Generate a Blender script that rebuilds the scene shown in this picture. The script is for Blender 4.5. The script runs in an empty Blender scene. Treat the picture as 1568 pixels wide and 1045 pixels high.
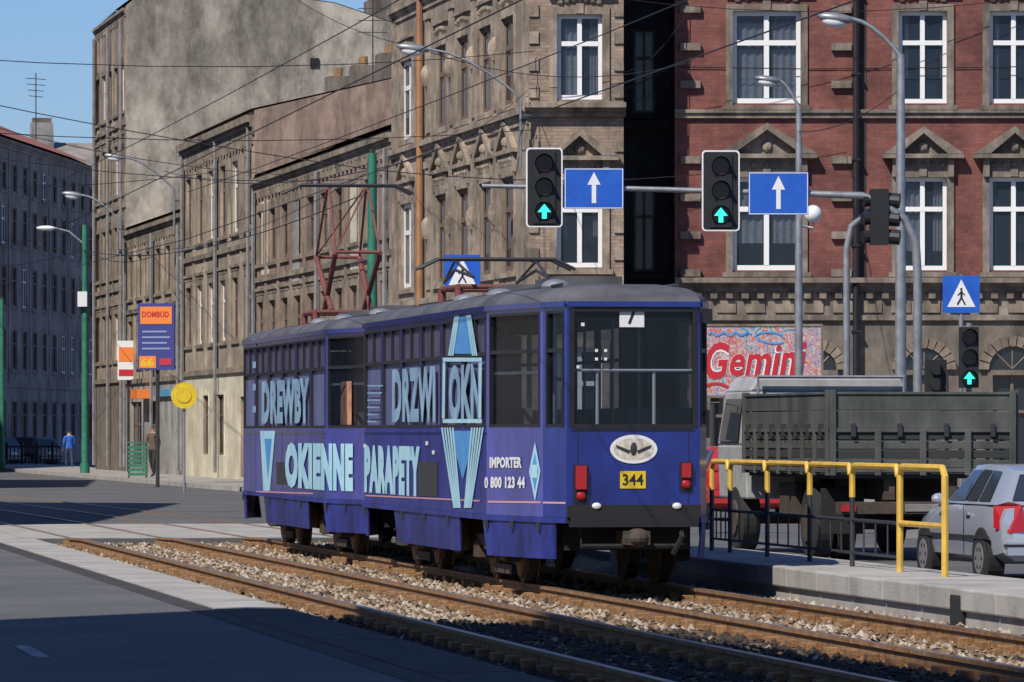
import bpy, bmesh, math, random
from mathutils import Vector, Matrix
random.seed(7)
FPX=8400.0; CH=1.7; CX=784.0; HY=660.0; K=2.288
scene=bpy.context.scene
# ---------------------------------------------------------------- materials
def newmat(name):
    m=bpy.data.materials.new(name); m.use_nodes=True
    nt=m.node_tree; b=nt.nodes['Principled BSDF']; return m,nt,b
def M(name,c,rough=.6,metal=0,c2=None,scale=4,bump=0,bscale=60,streak=0,detail=6,lo=.35,hi=.65,spec=None,emit=None,es=0,coat=0,an=None,sk=None):
    m,nt,b=newmat(name); c=tuple(c)[:3]+(1,)
    b.inputs['Base Color'].default_value=c; b.inputs['Roughness'].default_value=rough; b.inputs['Metallic'].default_value=metal
    if spec is not None: b.inputs['Specular IOR Level'].default_value=spec
    if coat: b.inputs['Coat Weight'].default_value=coat; b.inputs['Coat Roughness'].default_value=.1
    if emit: b.inputs['Emission Color'].default_value=tuple(emit)[:3]+(1,); b.inputs['Emission Strength'].default_value=es
    tc=nt.nodes.new('ShaderNodeTexCoord'); src=tc.outputs['Object']
    if an:
        m0=nt.nodes.new('ShaderNodeMapping'); m0.inputs['Scale'].default_value=an; nt.links.new(src,m0.inputs['Vector']); src=m0.outputs[0]
    col=None
    if c2:
        n=nt.nodes.new('ShaderNodeTexNoise'); n.inputs['Scale'].default_value=scale; n.inputs['Detail'].default_value=detail; n.inputs['Roughness'].default_value=.65
        nt.links.new(src,n.inputs['Vector'])
        r=nt.nodes.new('ShaderNodeValToRGB'); r.color_ramp.elements[0].position=lo; r.color_ramp.elements[1].position=hi
        r.color_ramp.elements[0].color=c; r.color_ramp.elements[1].color=tuple(c2)[:3]+(1,)
        nt.links.new(n.outputs['Fac'],r.inputs['Fac']); col=r.outputs['Color']
    if streak:
        mp=nt.nodes.new('ShaderNodeMapping'); mp.inputs['Scale'].default_value=sk or (1.4,1.4,.3)
        nt.links.new(src,mp.inputs['Vector'])
        n2=nt.nodes.new('ShaderNodeTexNoise'); n2.inputs['Scale'].default_value=1.3; n2.inputs['Detail'].default_value=8; n2.inputs['Roughness'].default_value=.75
        nt.links.new(mp.outputs[0],n2.inputs['Vector'])
        r2=nt.nodes.new('ShaderNodeValToRGB'); r2.color_ramp.elements[0].position=.36; r2.color_ramp.elements[1].position=.6
        k=1-streak; r2.color_ramp.elements[0].color=(k,k,k*.97,1); r2.color_ramp.elements[1].color=(1.06,1.05,1.04,1)
        nt.links.new(n2.outputs['Fac'],r2.inputs['Fac'])
        mx=nt.nodes.new('ShaderNodeMixRGB'); mx.blend_type='MULTIPLY'; mx.inputs[0].default_value=1
        if col: nt.links.new(col,mx.inputs[1])
        else: mx.inputs[1].default_value=c
        nt.links.new(r2.outputs['Color'],mx.inputs[2]); col=mx.outputs[0]
    if col: nt.links.new(col,b.inputs['Base Color'])
    if bump:
        n3=nt.nodes.new('ShaderNodeTexNoise'); n3.inputs['Scale'].default_value=bscale; n3.inputs['Detail'].default_value=4
        nt.links.new(tc.outputs['Object'],n3.inputs['Vector'])
        bp=nt.nodes.new('ShaderNodeBump'); bp.inputs['Strength'].default_value=bump; bp.inputs['Distance'].default_value=.02
        nt.links.new(n3.outputs['Fac'],bp.inputs['Height']); nt.links.new(bp.outputs[0],b.inputs['Normal'])
    return m
def brick(name,c1,c2,mort,bw=.26,bh=.08,ms=.012):
    m,nt,b=newmat(name); b.inputs['Roughness'].default_value=.85
    tc=nt.nodes.new('ShaderNodeTexCoord'); t=nt.nodes.new('ShaderNodeTexBrick')
    t.inputs['Scale'].default_value=1; t.inputs['Brick Width'].default_value=bw; t.inputs['Row Height'].default_value=bh; t.inputs['Mortar Size'].default_value=ms
    t.inputs['Color1'].default_value=c1; t.inputs['Color2'].default_value=c2; t.inputs['Mortar'].default_value=mort
    nt.links.new(tc.outputs['UV'],t.inputs['Vector'])
    n=nt.nodes.new('ShaderNodeTexNoise'); n.inputs['Scale'].default_value=.8; n.inputs['Detail'].default_value=12; n.inputs['Roughness'].default_value=.8
    nt.links.new(tc.outputs['Object'],n.inputs['Vector'])
    r=nt.nodes.new('ShaderNodeValToRGB'); r.color_ramp.elements[0].position=.38; r.color_ramp.elements[1].position=.6
    r.color_ramp.elements[0].color=(.48,.46,.46,1); r.color_ramp.elements[1].color=(1.1,1.08,1.05,1)
    nt.links.new(n.outputs['Fac'],r.inputs['Fac'])
    mx=nt.nodes.new('ShaderNodeMixRGB'); mx.blend_type='MULTIPLY'; mx.inputs[0].default_value=1
    nt.links.new(t.outputs['Color'],mx.inputs[1]); nt.links.new(r.outputs['Color'],mx.inputs[2]); nt.links.new(mx.outputs[0],b.inputs['Base Color'])
    return m
def glass(name,tint,fac,rough=.05):
    m,nt,b=newmat(name); b.inputs['Base Color'].default_value=tint; b.inputs['Roughness'].default_value=rough; b.inputs['Specular IOR Level'].default_value=.8
    tr=nt.nodes.new('ShaderNodeBsdfTransparent'); tr.inputs['Color'].default_value=(.75,.8,.88,1)
    mx=nt.nodes.new('ShaderNodeMixShader'); mx.inputs[0].default_value=fac
    nt.links.new(tr.outputs[0],mx.inputs[1]); nt.links.new(b.outputs[0],mx.inputs[2])
    nt.links.new(mx.outputs[0],nt.nodes['Material Output'].inputs['Surface'])
    return m
LA=(1,.3,1)
mAsph=M('asphalt',(.078,.079,.084),.9,c2=(.13,.128,.125),scale=.35,bump=.5,bscale=60,detail=12)
mAsph2=M('asphalt_patch',(.055,.055,.058),.9,c2=(.09,.09,.09),scale=1.2,bump=.5,bscale=60)
mAsphD=M('asphalt_old',(.03,.028,.027),.9,c2=(.055,.05,.046),scale=2,bump=.6,bscale=30)
mGround=M('dirt',(.16,.14,.11),.95,c2=(.22,.19,.15),scale=2,bump=.5)
mConc=M('concrete',(.27,.255,.23),.9,c2=(.44,.42,.38),scale=1.0,bump=.4,bscale=40,detail=12)
mConcD=M('concrete_dark',(.16,.15,.14),.9,c2=(.25,.24,.22),scale=3,bump=.4)
mPave=M('paving',(.25,.235,.215),.9,c2=(.36,.34,.31),scale=1.5,bump=.3)
mBal=M('ballast_bed',(.07,.045,.027),.95,c2=(.17,.12,.075),scale=9,bump=1,bscale=25)
mSt1=M('stone_a',(.27,.205,.14),.9,c2=(.39,.31,.22),scale=3)
mSt2=M('stone_b',(.15,.09,.045),.9,c2=(.23,.15,.085),scale=3)
mSt3=M('stone_c',(.42,.37,.30),.9)
mStD=M('stone_shade_dark',(.022,.018,.015),.85,c2=(.05,.038,.028),scale=5)  # near-black stone colour, paints the foreground shadow into the ballast
mRust=M('rust',(.18,.088,.032),.8,c2=(.34,.19,.085),scale=8,bump=.5)
mRailTop=M('rail_top',(.38,.29,.20),.35,metal=.6,c2=(.24,.14,.07),scale=3)
mSleeper=M('sleeper',(.12,.08,.05),.9,c2=(.20,.145,.10),scale=5)
mWhiteP=M('road_paint',(.40,.40,.38),.8,c2=(.09,.09,.09),scale=5,lo=.42,hi=.6)
mTan=M('plaster_tan',(.40,.325,.25),.9,c2=(.23,.18,.135),scale=1.1,streak=.55,bump=.3,bscale=12,detail=13,an=LA)
mTanL=M('stone_trim',(.44,.36,.28),.9,c2=(.20,.16,.12),scale=2.0,streak=.55,detail=13,an=(1,.5,1))
mBrkTan=brick('brick_tan',(.28,.205,.155,1),(.38,.29,.215,1),(.25,.195,.155,1))
mRed=brick('brick_red',(.20,.062,.05,1),(.27,.088,.068,1),(.16,.08,.07,1))
mRedTrim=M('red_building_trim',(.14,.115,.095),.9,c2=(.31,.26,.21),scale=2.2,streak=.55,detail=12)
mDarkSt=M('dark_stone',(.13,.11,.09),.9,c2=(.22,.185,.15),scale=1.8,streak=.5,bump=.3,bscale=15)
mRecess=M('blackish_plaster',(.035,.032,.034),.9,c2=(.06,.052,.05),scale=2,streak=.4)  # near-black plaster for the recess walls and a strip beside the downpipe
mFire=M('fire_wall',(.25,.225,.185),.95,c2=(.47,.425,.35),scale=.32,streak=.6,bump=.6,bscale=3,detail=15,sk=(.7,.7,.35))
mRowR=M('plaster_rose',(.38,.275,.22),.95,c2=(.24,.18,.145),scale=.9,streak=.6,bump=.4,bscale=6,detail=13,an=LA)
mRow3=M('plaster_brown',(.46,.38,.285),.95,c2=(.28,.23,.175),scale=.9,streak=.55,bump=.4,bscale=6,detail=13,an=LA)
mCream=M('plaster_cream',(.72,.66,.50),.9,c2=(.55,.50,.38),scale=1.5,streak=.35,an=LA)
mGreyPl=M('plaster_grey',(.38,.37,.35),.95,c2=(.27,.26,.24),scale=1.2,streak=.5,an=LA)
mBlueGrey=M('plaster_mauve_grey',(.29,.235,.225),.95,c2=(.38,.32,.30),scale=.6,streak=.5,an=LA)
mTrimD=M('trim_dark',(.16,.13,.10),.9,c2=(.34,.28,.21),scale=1.8,streak=.5,detail=12,an=(1,.4,1))
mRoofR=M('roof_tile',(.36,.12,.085),.85,c2=(.24,.10,.075),scale=3,bump=.4,bscale=20)
mRoofG=M('roof_felt',(.17,.15,.13),.9,c2=(.30,.27,.235),scale=.8,detail=12)
mRoofRed=M('roof_red_sheet',(.20,.045,.04),.7,c2=(.12,.04,.035),scale=2)
mWhite=M('white_frame',(.80,.80,.78),.5)
mBrownF=M('brown_frame',(.16,.11,.08),.7)
mCurt=M('curtain',(.55,.55,.53),.9,c2=(.38,.38,.38),scale=14)
mRoom=M('room_dark',(.03,.03,.035),.95)
mGl=glass('window_glass',(.03,.04,.06,1),.5)
mGlD=M('window_glass_dark',(.02,.022,.026),.12,spec=.7)
mMetal=M('galvanised',(.36,.375,.385),.45,metal=.5,c2=(.24,.25,.26),scale=5)
mMetalD=M('metal_dark',(.05,.05,.055),.5,metal=.3)
mGreen=M('pole_green',(.035,.20,.13),.6,c2=(.02,.13,.09),scale=4)
mBlack=M('black',(.015,.015,.017),.5)
mBlackM=M('black_matt',(.015,.015,.016),.9)
mSigW=M('signal_border',(.75,.75,.74),.5)
mSignB=M('sign_blue',(.015,.09,.46),.4,c2=(.02,.12,.52),scale=3)
mSignW=M('sign_white',(.75,.75,.75),.4)
mGreenL=M('green_lamp',(.0,.6,.4),.4,emit=(.05,1,.62),es=1.5)
mLensR=M('lens_red',(.06,.01,.01),.2); mLensY=M('lens_amber',(.06,.035,.01),.2); mLensG=M('lens_off',(.01,.03,.025),.2)
mYel=M('rail_yellow',(.74,.47,.07),.5,c2=(.52,.33,.06),scale=4)
mYelS=M('sign_yellow',(.75,.55,.02),.5,c2=(.6,.42,.02),scale=9)
mOr=M('sign_orange',(.8,.22,.04),.5)
mTram=M('tram_blue',(.060,.075,.42),.3,c2=(.040,.050,.30),scale=1.0,streak=.35,coat=.5,detail=10)
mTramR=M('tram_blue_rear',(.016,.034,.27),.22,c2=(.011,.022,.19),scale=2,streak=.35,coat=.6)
mTramSk=M('tram_skirt',(.034,.054,.34),.5,c2=(.018,.024,.15),scale=2,streak=.6,detail=10)
mTramRoof=M('tram_roof',(.115,.115,.125),.7,c2=(.05,.05,.06),scale=1.2,detail=10)
mFilm=M('ad_film',(.115,.135,.28),.25,c2=(.17,.19,.36),scale=1.6,spec=.6,detail=10)
mFilmU=M('ad_film_upper',(.080,.068,.13),.25,c2=(.13,.115,.21),scale=2,spec=.6)
mCyan=M('ad_cyan',(.32,.60,.74),.45,c2=(.48,.73,.80),scale=3,detail=10)
mCyanD=M('ad_blue',(.05,.26,.62),.45,c2=(.10,.35,.68),scale=5)
mCyanP=M('ad_pale',(.30,.50,.62),.45,c2=(.19,.29,.44),scale=2.4,detail=8)
mPink=M('stripe_pink',(.6,.30,.35),.5)
mTG=glass('tram_glass',(.014,.020,.032,1),.38,.06)
mSeat=M('seat',(.16,.14,.14),.6)
mInt=M('tram_interior',(.30,.31,.34),.8)
mRedL=M('tail_lamp_red',(.38,.012,.015),.2,spec=.7)
mPan=M('pantograph_red',(.20,.055,.04),.7,c2=(.13,.05,.04),scale=6)
mTruck=M('truck_bed_olive',(.062,.068,.060),.7,c2=(.11,.115,.105),scale=1.6,streak=.5,detail=10)
mTruckD=M('truck_bed_dark',(.032,.035,.034),.8)
mCab=M('cab_white',(.42,.43,.42),.5,c2=(.30,.30,.29),scale=3)
mChas=M('chassis',(.035,.03,.025),.8,c2=(.09,.06,.04),scale=5)
mTyre=M('tyre',(.02,.02,.02),.85)
mRim=M('rim',(.4,.4,.42),.4,metal=.6)
mSilver=M('car_silver',(.44,.48,.55),.22,metal=.4,c2=(.46,.50,.57),scale=2,coat=.6)
mCarRed=M('car_red',(.42,.02,.02),.3,coat=.5)
mCarDark=M('car_dark_blue',(.02,.03,.07),.3,coat=.5)
mCarGrey=M('car_grey',(.12,.13,.15),.3,coat=.5)
mCarG=M('car_glass',(.03,.04,.055),.06,spec=.9)
mSkin=M('skin',(.45,.27,.19),.6); mHair=M('hair',(.03,.02,.015),.7)
mJBlue=M('jacket_blue',(.03,.12,.5),.8); mJeans=M('jeans',(.035,.05,.09),.9); mJBr=M('jacket_brown',(.12,.08,.06),.9); mTrD=M('trousers_dark',(.03,.03,.03),.9)
mRustPipe=M('downpipe_orange',(.40,.20,.08),.6,c2=(.25,.13,.07),scale=2)
mZinc=M('downpipe_zinc',(.25,.25,.25),.6,c2=(.16,.15,.14),scale=2)
mRedPaint=M('red_paint',(.50,.02,.03),.5)
mPeach=M('poster_peach',(.75,.36,.18),.6,c2=(.35,.16,.12),scale=5)
mMur,nt,b=newmat('mural'); tc=nt.nodes.new('ShaderNodeTexCoord'); n=nt.nodes.new('ShaderNodeTexNoise'); n.inputs['Scale'].default_value=2.6; n.inputs['Detail'].default_value=5; n.inputs['Distortion'].default_value=2
nt.links.new(tc.outputs['Object'],n.inputs['Vector']); r=nt.nodes.new('ShaderNodeValToRGB'); cr=r.color_ramp
cr.elements[0].position=.3; cr.elements[0].color=(.05,.10,.2,1); cr.elements[1].position=.75; cr.elements[1].color=(.45,.05,.05,1)
for p,c in ((.4,(.15,.34,.42,1)),(.45,(.55,.47,.42,1)),(.52,(.45,.07,.07,1)),(.56,(.55,.48,.45,1)),(.61,(.12,.18,.38,1)),(.66,(.55,.35,.33,1))):
    e=cr.elements.new(p); e.color=c
nt.links.new(n.outputs['Fac'],r.inputs['Fac']); nt.links.new(r.outputs['Color'],b.inputs['Base Color'])
# ---------------------------------------------------------------- mesh builder
def root(name,loc=(0,0,0),rz=0):
    e=bpy.data.objects.new(name,None); e.empty_display_size=.3; e.location=loc; e.rotation_euler=(0,0,rz); scene.collection.objects.link(e); return e
_tg={}
def text_geo(s,bold):
    k=(s,bold)
    if k in _tg: return _tg[k]
    cu=bpy.data.curves.new('t','FONT'); cu.body=s; cu.offset=bold; cu.resolution_u=3; cu.space_character=1.0+bold*1.6
    o=bpy.data.objects.new('t',cu); scene.collection.objects.link(o); bpy.context.view_layer.update()
    me=bpy.data.meshes.new_from_object(o.evaluated_get(bpy.context.evaluated_depsgraph_get()))
    vs=[v.co.copy() for v in me.vertices]; fs=[list(p.vertices) for p in me.polygons]
    bpy.data.objects.remove(o); bpy.data.meshes.remove(me)
    x0=min(v.x for v in vs);x1=max(v.x for v in vs);y0=min(v.y for v in vs);y1=max(v.y for v in vs)
    vs=[((v.x-x0)/(x1-x0),(v.y-y0)/(y1-y0)) for v in vs]; _tg[k]=(vs,fs); return vs,fs
class MB:
    def __init__(s): s.v=[];s.f=[];s.m=[];s.uv=[];s.mats=[]
    def mi(s,mat):
        if mat not in s.mats: s.mats.append(mat)
        return s.mats.index(mat)
    def face(s,pts,mat,uv=None):
        i=len(s.v); s.v+= [tuple(p) for p in pts]; s.f.append(list(range(i,i+len(pts)))); s.m.append(s.mi(mat)); s.uv.append(uv)
    def mesh(s,vs,fs,mat):
        i=len(s.v); s.v+=[tuple(p) for p in vs]; k=s.mi(mat)
        for f in fs: s.f.append([a+i for a in f]); s.m.append(k); s.uv.append(None)
    def hexa(s,P,mat):
        s.mesh(P,[(0,3,2,1),(4,5,6,7),(0,1,5,4),(1,2,6,5),(2,3,7,6),(3,0,4,7)],mat)
    def box(s,x0,x1,y0,y1,z0,z1,mat):
        s.hexa([(x0,y0,z0),(x1,y0,z0),(x1,y1,z0),(x0,y1,z0),(x0,y0,z1),(x1,y0,z1),(x1,y1,z1),(x0,y1,z1)],mat)
    def tube(s,path,r,mat,n=8,cap=True,rs=None):
        path=[Vector(p) for p in path]; vs=[];prev=None
        for i,p in enumerate(path):
            a=path[min(i+1,len(path)-1)]-path[max(i-1,0)]; a.normalize()
            if prev is None: ref=Vector((0,0,1)) if abs(a.z)<.9 else Vector((1,0,0)); u=a.cross(ref).normalized()
            else: u=(prev-a*prev.dot(a)).normalized()
            prev=u; w=a.cross(u); rr=rs[i] if rs else r
            for k in range(n):
                t=2*math.pi*k/n; vs.append(p+u*math.cos(t)*rr+w*math.sin(t)*rr)
        fs=[]
        for i in range(len(path)-1):
            for k in range(n): fs.append((i*n+k,i*n+(k+1)%n,(i+1)*n+(k+1)%n,(i+1)*n+k))
        if cap: fs.append(tuple(range(n))[::-1]); fs.append(tuple((len(path)-1)*n+k for k in range(n)))
        s.mesh(vs,fs,mat)
    def ell(s,c,rx,ry,rz,mat,nu=12,nv=8,rot=None):
        vs=[];fs=[]
        for j in range(nv+1):
            ph=math.pi*j/nv
            for k in range(nu):
                t=2*math.pi*k/nu; p=Vector((rx*math.sin(ph)*math.cos(t),ry*math.sin(ph)*math.sin(t),rz*math.cos(ph)))
                if rot: p=rot@p
                vs.append(Vector(c)+p)
        for j in range(nv):
            for k in range(nu): fs.append((j*nu+k,(j+1)*nu+k,(j+1)*nu+(k+1)%nu,j*nu+(k+1)%nu))
        s.mesh(vs,fs,mat)
    def text(s,t,P,mat,bold=.03):
        vs,fs=text_geo(t,bold); s.mesh([P(u,v) for u,v in vs],fs,mat)
    def build(s,name,parent=None,smooth=False,bevel=0,weld=False,ang=35):
        me=bpy.data.meshes.new(name); me.from_pydata([tuple(v) for v in s.v],[],s.f)
        for m in s.mats: me.materials.append(m)
        me.polygons.foreach_set('material_index',s.m)
        uvl=me.uv_layers.new(name='UVMap')
        if any(u for u in s.uv):
            for p,u in zip(me.polygons,s.uv):
                if u:
                    for k,li in enumerate(p.loop_indices): uvl.data[li].uv=u[k]
        if weld or smooth:
            bm=bmesh.new(); bm.from_mesh(me); bmesh.ops.remove_doubles(bm,verts=bm.verts,dist=.0008)
            if smooth:
                for f in bm.faces: f.smooth=True
                for e in bm.edges:
                    if len(e.link_faces)==2 and e.calc_face_angle(0)>math.radians(ang): e.smooth=False
            bm.to_mesh(me); bm.free()
        me.update(); o=bpy.data.objects.new(name,me); scene.collection.objects.link(o)
        if parent: o.parent=parent
        if bevel:
            md=o.modifiers.new('b','BEVEL'); md.width=bevel; md.segments=2; md.limit_method='ANGLE'; md.angle_limit=math.radians(30)
        return o
class Face:
    def __init__(s,p0,p1,ps=1.0):
        s.p0=Vector((p0[0],p0[1]));s.p1=Vector((p1[0],p1[1])); s.L=(s.p1-s.p0).length; s.d=(s.p1-s.p0)/s.L; s.n=Vector((s.d.y,-s.d.x)); s.ps=ps
    def P(s,u,z,o=0):
        q=s.p0+s.d*u+s.n*(o*s.ps); return (q.x,q.y,z)
    def upx(s,x):
        r=(x-CX)/FPX; return (r*s.p0.y-s.p0.x)/(s.d.x-r*s.d.y)
    def zpx(s,u,y):
        q=s.p0+s.d*u; return CH-(y-HY)*q.y/FPX
    def box(s,mb,u0,u1,z0,z1,o0,o1,mat):
        P=s.P; mb.hexa([P(u0,z0,o1),P(u1,z0,o1),P(u1,z0,o0),P(u0,z0,o0),P(u0,z1,o1),P(u1,z1,o1),P(u1,z1,o0),P(u0,z1,o0)],mat)
    def wall(s,mb,z0,z1,holes,mat,depth=.2,rmat=None,u0=0,u1=None,zbreak=None):
        u1=s.L if u1 is None else u1
        us=sorted(set([u0,u1]+[h[0] for h in holes]+[h[1] for h in holes])); zs=sorted(set([z0,z1]+[h[2] for h in holes]+[h[3] for h in holes]+[z for z,_ in (zbreak or [])]))
        us=[u for u in us if u0-1e-6<=u<=u1+1e-6]; zs=[z for z in zs if z0-1e-6<=z<=z1+1e-6]
        for i in range(len(us)-1):
            for j in range(len(zs)-1):
                cu=(us[i]+us[i+1])/2; cz=(zs[j]+zs[j+1])/2
                if any(h[0]<cu<h[1] and h[2]<cz<h[3] for h in holes): continue
                a,b_,c,d=us[i],us[i+1],zs[j],zs[j+1]; mm=mat
                for zz,m2 in (zbreak or []):
                    if cz<zz: mm=m2; break
                mb.face([s.P(a,c),s.P(b_,c),s.P(b_,d),s.P(a,d)],mm,[(a,c),(b_,c),(b_,d),(a,d)])
        rm=rmat or mat
        for h in holes:
            a,b_,c,d=h[:4]; D=-depth
            mb.face([s.P(a,c),s.P(a,c,D),s.P(a,d,D),s.P(a,d)],rm); mb.face([s.P(b_,c,D),s.P(b_,c),s.P(b_,d),s.P(b_,d,D)],rm)
            mb.face([s.P(a,d),s.P(a,d,D),s.P(b_,d,D),s.P(b_,d)],rm); mb.face([s.P(a,c,D),s.P(a,c),s.P(b_,c),s.P(b_,c,D)],rm)
def window(F,W,T,u0,u1,z0,z1,fr=None,tm=None,depth=.2,mull=1,tran=.66,sur=.13,hood=None,curt=True,fw=.06,simple=False,sill=True):
    fr=fr or mWhite; tm=tm or mTanL; D=-depth
    P=F.P
    if simple: W.face([P(u0,z0,D+.01),P(u1,z0,D+.01),P(u1,z1,D+.01),P(u0,z1,D+.01)],mGlD)
    else:
        W.face([P(u0,z0,D+.03),P(u1,z0,D+.03),P(u1,z1,D+.03),P(u0,z1,D+.03)],mGl)
        W.face([P(u0-.2,z0-.2,D-.6),P(u1+.2,z0-.2,D-.6),P(u1+.2,z1+.2,D-.6),P(u0-.2,z1+.2,D-.6)],mRoom)
        for a in (u0-.2,u1+.2): W.face([P(a,z0-.2,D-.6),P(a,z0-.2,D),P(a,z1+.2,D),P(a,z1+.2,D-.6)],mRoom)
        if curt:
            w=u1-u0; k=random.choice([.16,.22,.3,.5]); nz=8; zc=z0 if random.random()<.7 else z0+(z1-z0)*random.uniform(.2,.5)
            for a,b_ in ((u0,u0+w*k),(u1-w*k*random.uniform(.5,1),u1)):
                for i in range(nz):
                    x0=a+(b_-a)*i/nz;x1=a+(b_-a)*(i+1)/nz; o0=-.04 if i%2 else -.09; o1=-.09 if i%2 else -.04
                    W.face([P(x0,zc,D+o0),P(x1,zc,D+o1),P(x1,z1,D+o1),P(x0,z1,D+o0)],mCurt)
    o0,o1=D+.035,D+.09
    F.box(W,u0,u0+fw,z0,z1,o0,o1,fr);F.box(W,u1-fw,u1,z0,z1,o0,o1,fr)
    F.box(W,u0+fw,u1-fw,z0,z0+fw*1.2,o0,o1-.002,fr);F.box(W,u0+fw,u1-fw,z1-fw,z1,o0,o1-.002,fr)
    zt=z0+(z1-z0)*tran
    if tran: F.box(W,u0+fw,u1-fw,zt-fw*.6,zt+fw*.6,o0,o1+.01,fr)
    for i in range(mull):
        um=u0+(u1-u0)*(i+1)/(mull+1); F.box(W,um-fw*.6,um+fw*.6,z0+fw*1.2,z1-fw,o0,o1+.005,fr)
    if sur:
        F.box(T,u0-sur,u0-.003,z0-.05,z1+sur,0,.06,tm);F.box(T,u1+.003,u1+sur,z0-.05,z1+sur,0,.06,tm)
        F.box(T,u0-.003,u1+.003,z1+.003,z1+sur,0,.058,tm)
        if not simple: F.box(T,(u0+u1)/2-.09,(u0+u1)/2+.09,z1+.02,z1+sur+.08,.0,.10,tm)
    if sill: F.box(T,u0-sur-.08,u1+sur+.08,z0-.16,z0-.052,0,.17,tm)
    if hood=='flat':
        F.box(T,u0-sur-.1,u1+sur+.1,z1+sur+.12,z1+sur+.22,0,.2,tm); F.box(T,u0-sur,u1+sur,z1+sur+.002,z1+sur+.118,0,.1,tm)
    if hood=='tri':
        a,b_=u0-sur-.22,u1+sur+.22; z=z1+sur+.28; c=(a+b_)/2; H=min(.72,(b_-a)*.34)
        F.box(T,a,b_,z,z+.1,0,.30,tm)
        F.box(T,u0-sur,u1+sur,z1+sur+.002,z-.002,0,.08,tm)
        for sg in(0,1):
            e=a if sg==0 else b_
            q=[P(e,z+.1,.31),P(c,z+.1+H,.31),P(c,z+.1+H-.16,.31),P(e+(.38 if sg==0 else -.38),z+.1,.31)]
            q2=[P(e,z+.1,0),P(c,z+.1+H,0),P(c,z+.1+H-.16,0),P(e+(.38 if sg==0 else -.38),z+.1,0)]
            T.mesh(q+q2,[(0,1,2,3),(4,7,6,5),(0,4,5,1),(1,5,6,2),(2,6,7,3),(3,7,4,0)],tm)
        T.face([P(a+.3,z+.1,.05),P(b_-.3,z+.1,.05),P(c,z+.1+H-.1,.05)],tm)
        T.ell(P(c,z+.28,.08),.13,.08,.13,tm,8,6)
        for k in range(5):
            uu=u0+(u1-u0)*(k+.5)/5; T.ell(P(uu,z1+sur+.14,.09),.07,.05,.06,tm,6,5)
        for e in (u0-sur/2,u1+sur/2): F.box(T,e-.07,e+.07,z1+sur-.15,z-.003,.06,.17,tm)
    if hood=='orn':
        for k in range(7):
            uu=u0+(u1-u0)*(k+.5)/7; T.ell(P(uu,z1+sur+.12+.06*math.sin(k*math.pi/6),.03),.09,.06,.07,tm,6,5)
        F.box(T,u0-sur-.08,u1+sur+.08,z1+sur+.3,z1+sur+.37,0,.2,tm)
def cornice(F,T,z,mat,u0=0,u1=None,big=1.0,dent=True):
    u1=F.L if u1 is None else u1
    F.box(T,u0,u1,z,z+.12*big,0,.10*big,mat);F.box(T,u0,u1,z+.121*big,z+.2*big,0,.2*big,mat);F.box(T,u0,u1,z+.201*big,z+.32*big,0,.34*big,mat)
    if dent:
        n=int((u1-u0)/(.36 if F.ps==1 else .8))
        for i in range(n):
            uu=u0+(i+.5)*(u1-u0)/n; hw=.08 if F.ps==1 else .18; F.box(T,uu-hw,uu+hw,z-.16*big,z-.002,0,.14*big,mat)
def px(x,Y): return (x-CX)*Y/FPX
def pz(y,Y): return CH-(y-HY)*Y/FPX
TA=math.atan(math.tan(math.radians(20))/K); nS=Vector((math.cos(TA),math.sin(TA))); dW=Vector((-math.sin(TA),math.cos(TA)))
def SW(s,w,z=0): q=nS*s+dW*w; return (q.x,q.y,z)
# ---------------------------------------------------------------- ground, roads, track (track-aligned frame)
g=MB(); g.face([(-1500,-300,-.17),(1500,-300,-.17),(1500,3000,-.17),(-1500,3000,-.17)],mGround); g.build('ground')
rd=MB(); WE=86.5
rd.box(-120,5.4,-60,WE,-.16,0,mAsph); rd.box(13.4,120,-60,WE,-.16,0,mAsph); rd.box(-120,120,WE+.002,380,-.16,0,mAsph)
road=rd.build('road'); road.rotation_euler=(0,0,TA)
pv=MB(); w=-20
while w<WE-.6:
    if w>51: pv.box(5.402,6.10,w,w+1.98,-.15,.012+.006*random.random(),mConc)
    else: pv.box(5.402,6.10,w,w+1.98,-.15,.008+.006*random.random(),mAsphD)
    w+=2.0
edge=pv.build('track_edge_strip'); edge.rotation_euler=(0,0,TA)
cr_=MB(); s=-16
while s<12:
    for j in range(5): cr_.box(s,s+1.97,WE+.1+j*2.6,WE+.1+j*2.6+2.56,-.1,.008,mConc)
    s+=2.0
c_=cr_.build('crossing_slabs'); c_.rotation_euler=(0,0,TA)
mk=MB()
for w0 in (28,34.5,41,47.5,54): mk.box(2.92,3.04,w0,w0+2.4,.003,.005,mWhiteP)
for i in range(9): mk.box(14.2+i*.9,14.65+i*.9,101,106,.003,.005,mWhiteP)
mk_=mk.build('road_markings'); mk_.rotation_euler=(0,0,TA)
pt=MB()
pt.face([(-5.5,60,.004),(-1,58,.004),(-.4,66,.004),(-4.5,71,.004)],mAsph2)
pt.face([(-12,110,.004),(2,108,.004),(2,128,.004),(-12,130,.004)],mAsph2)
for c in (1.2,-1.8):
    for i in range(60):
        a=30+i*1.0; pt.box(c+math.sin(i*.5)*.05,c+.03+math.sin(i*.5)*.05,a,a+1.02,.005,.006,mAsphD)
for i in range(8): pt.box(-7+i*1.4,-5.6+i*1.4,74+math.sin(i*1.3)*.15,74.12+math.sin(i*1.3)*.15,.005,.006,mAsphD)
pt.box(5.15,5.398,20,WE,.001,.005,mAsphD)
p_=pt.build('asphalt_patches'); p_.rotation_euler=(0,0,TA)
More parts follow.
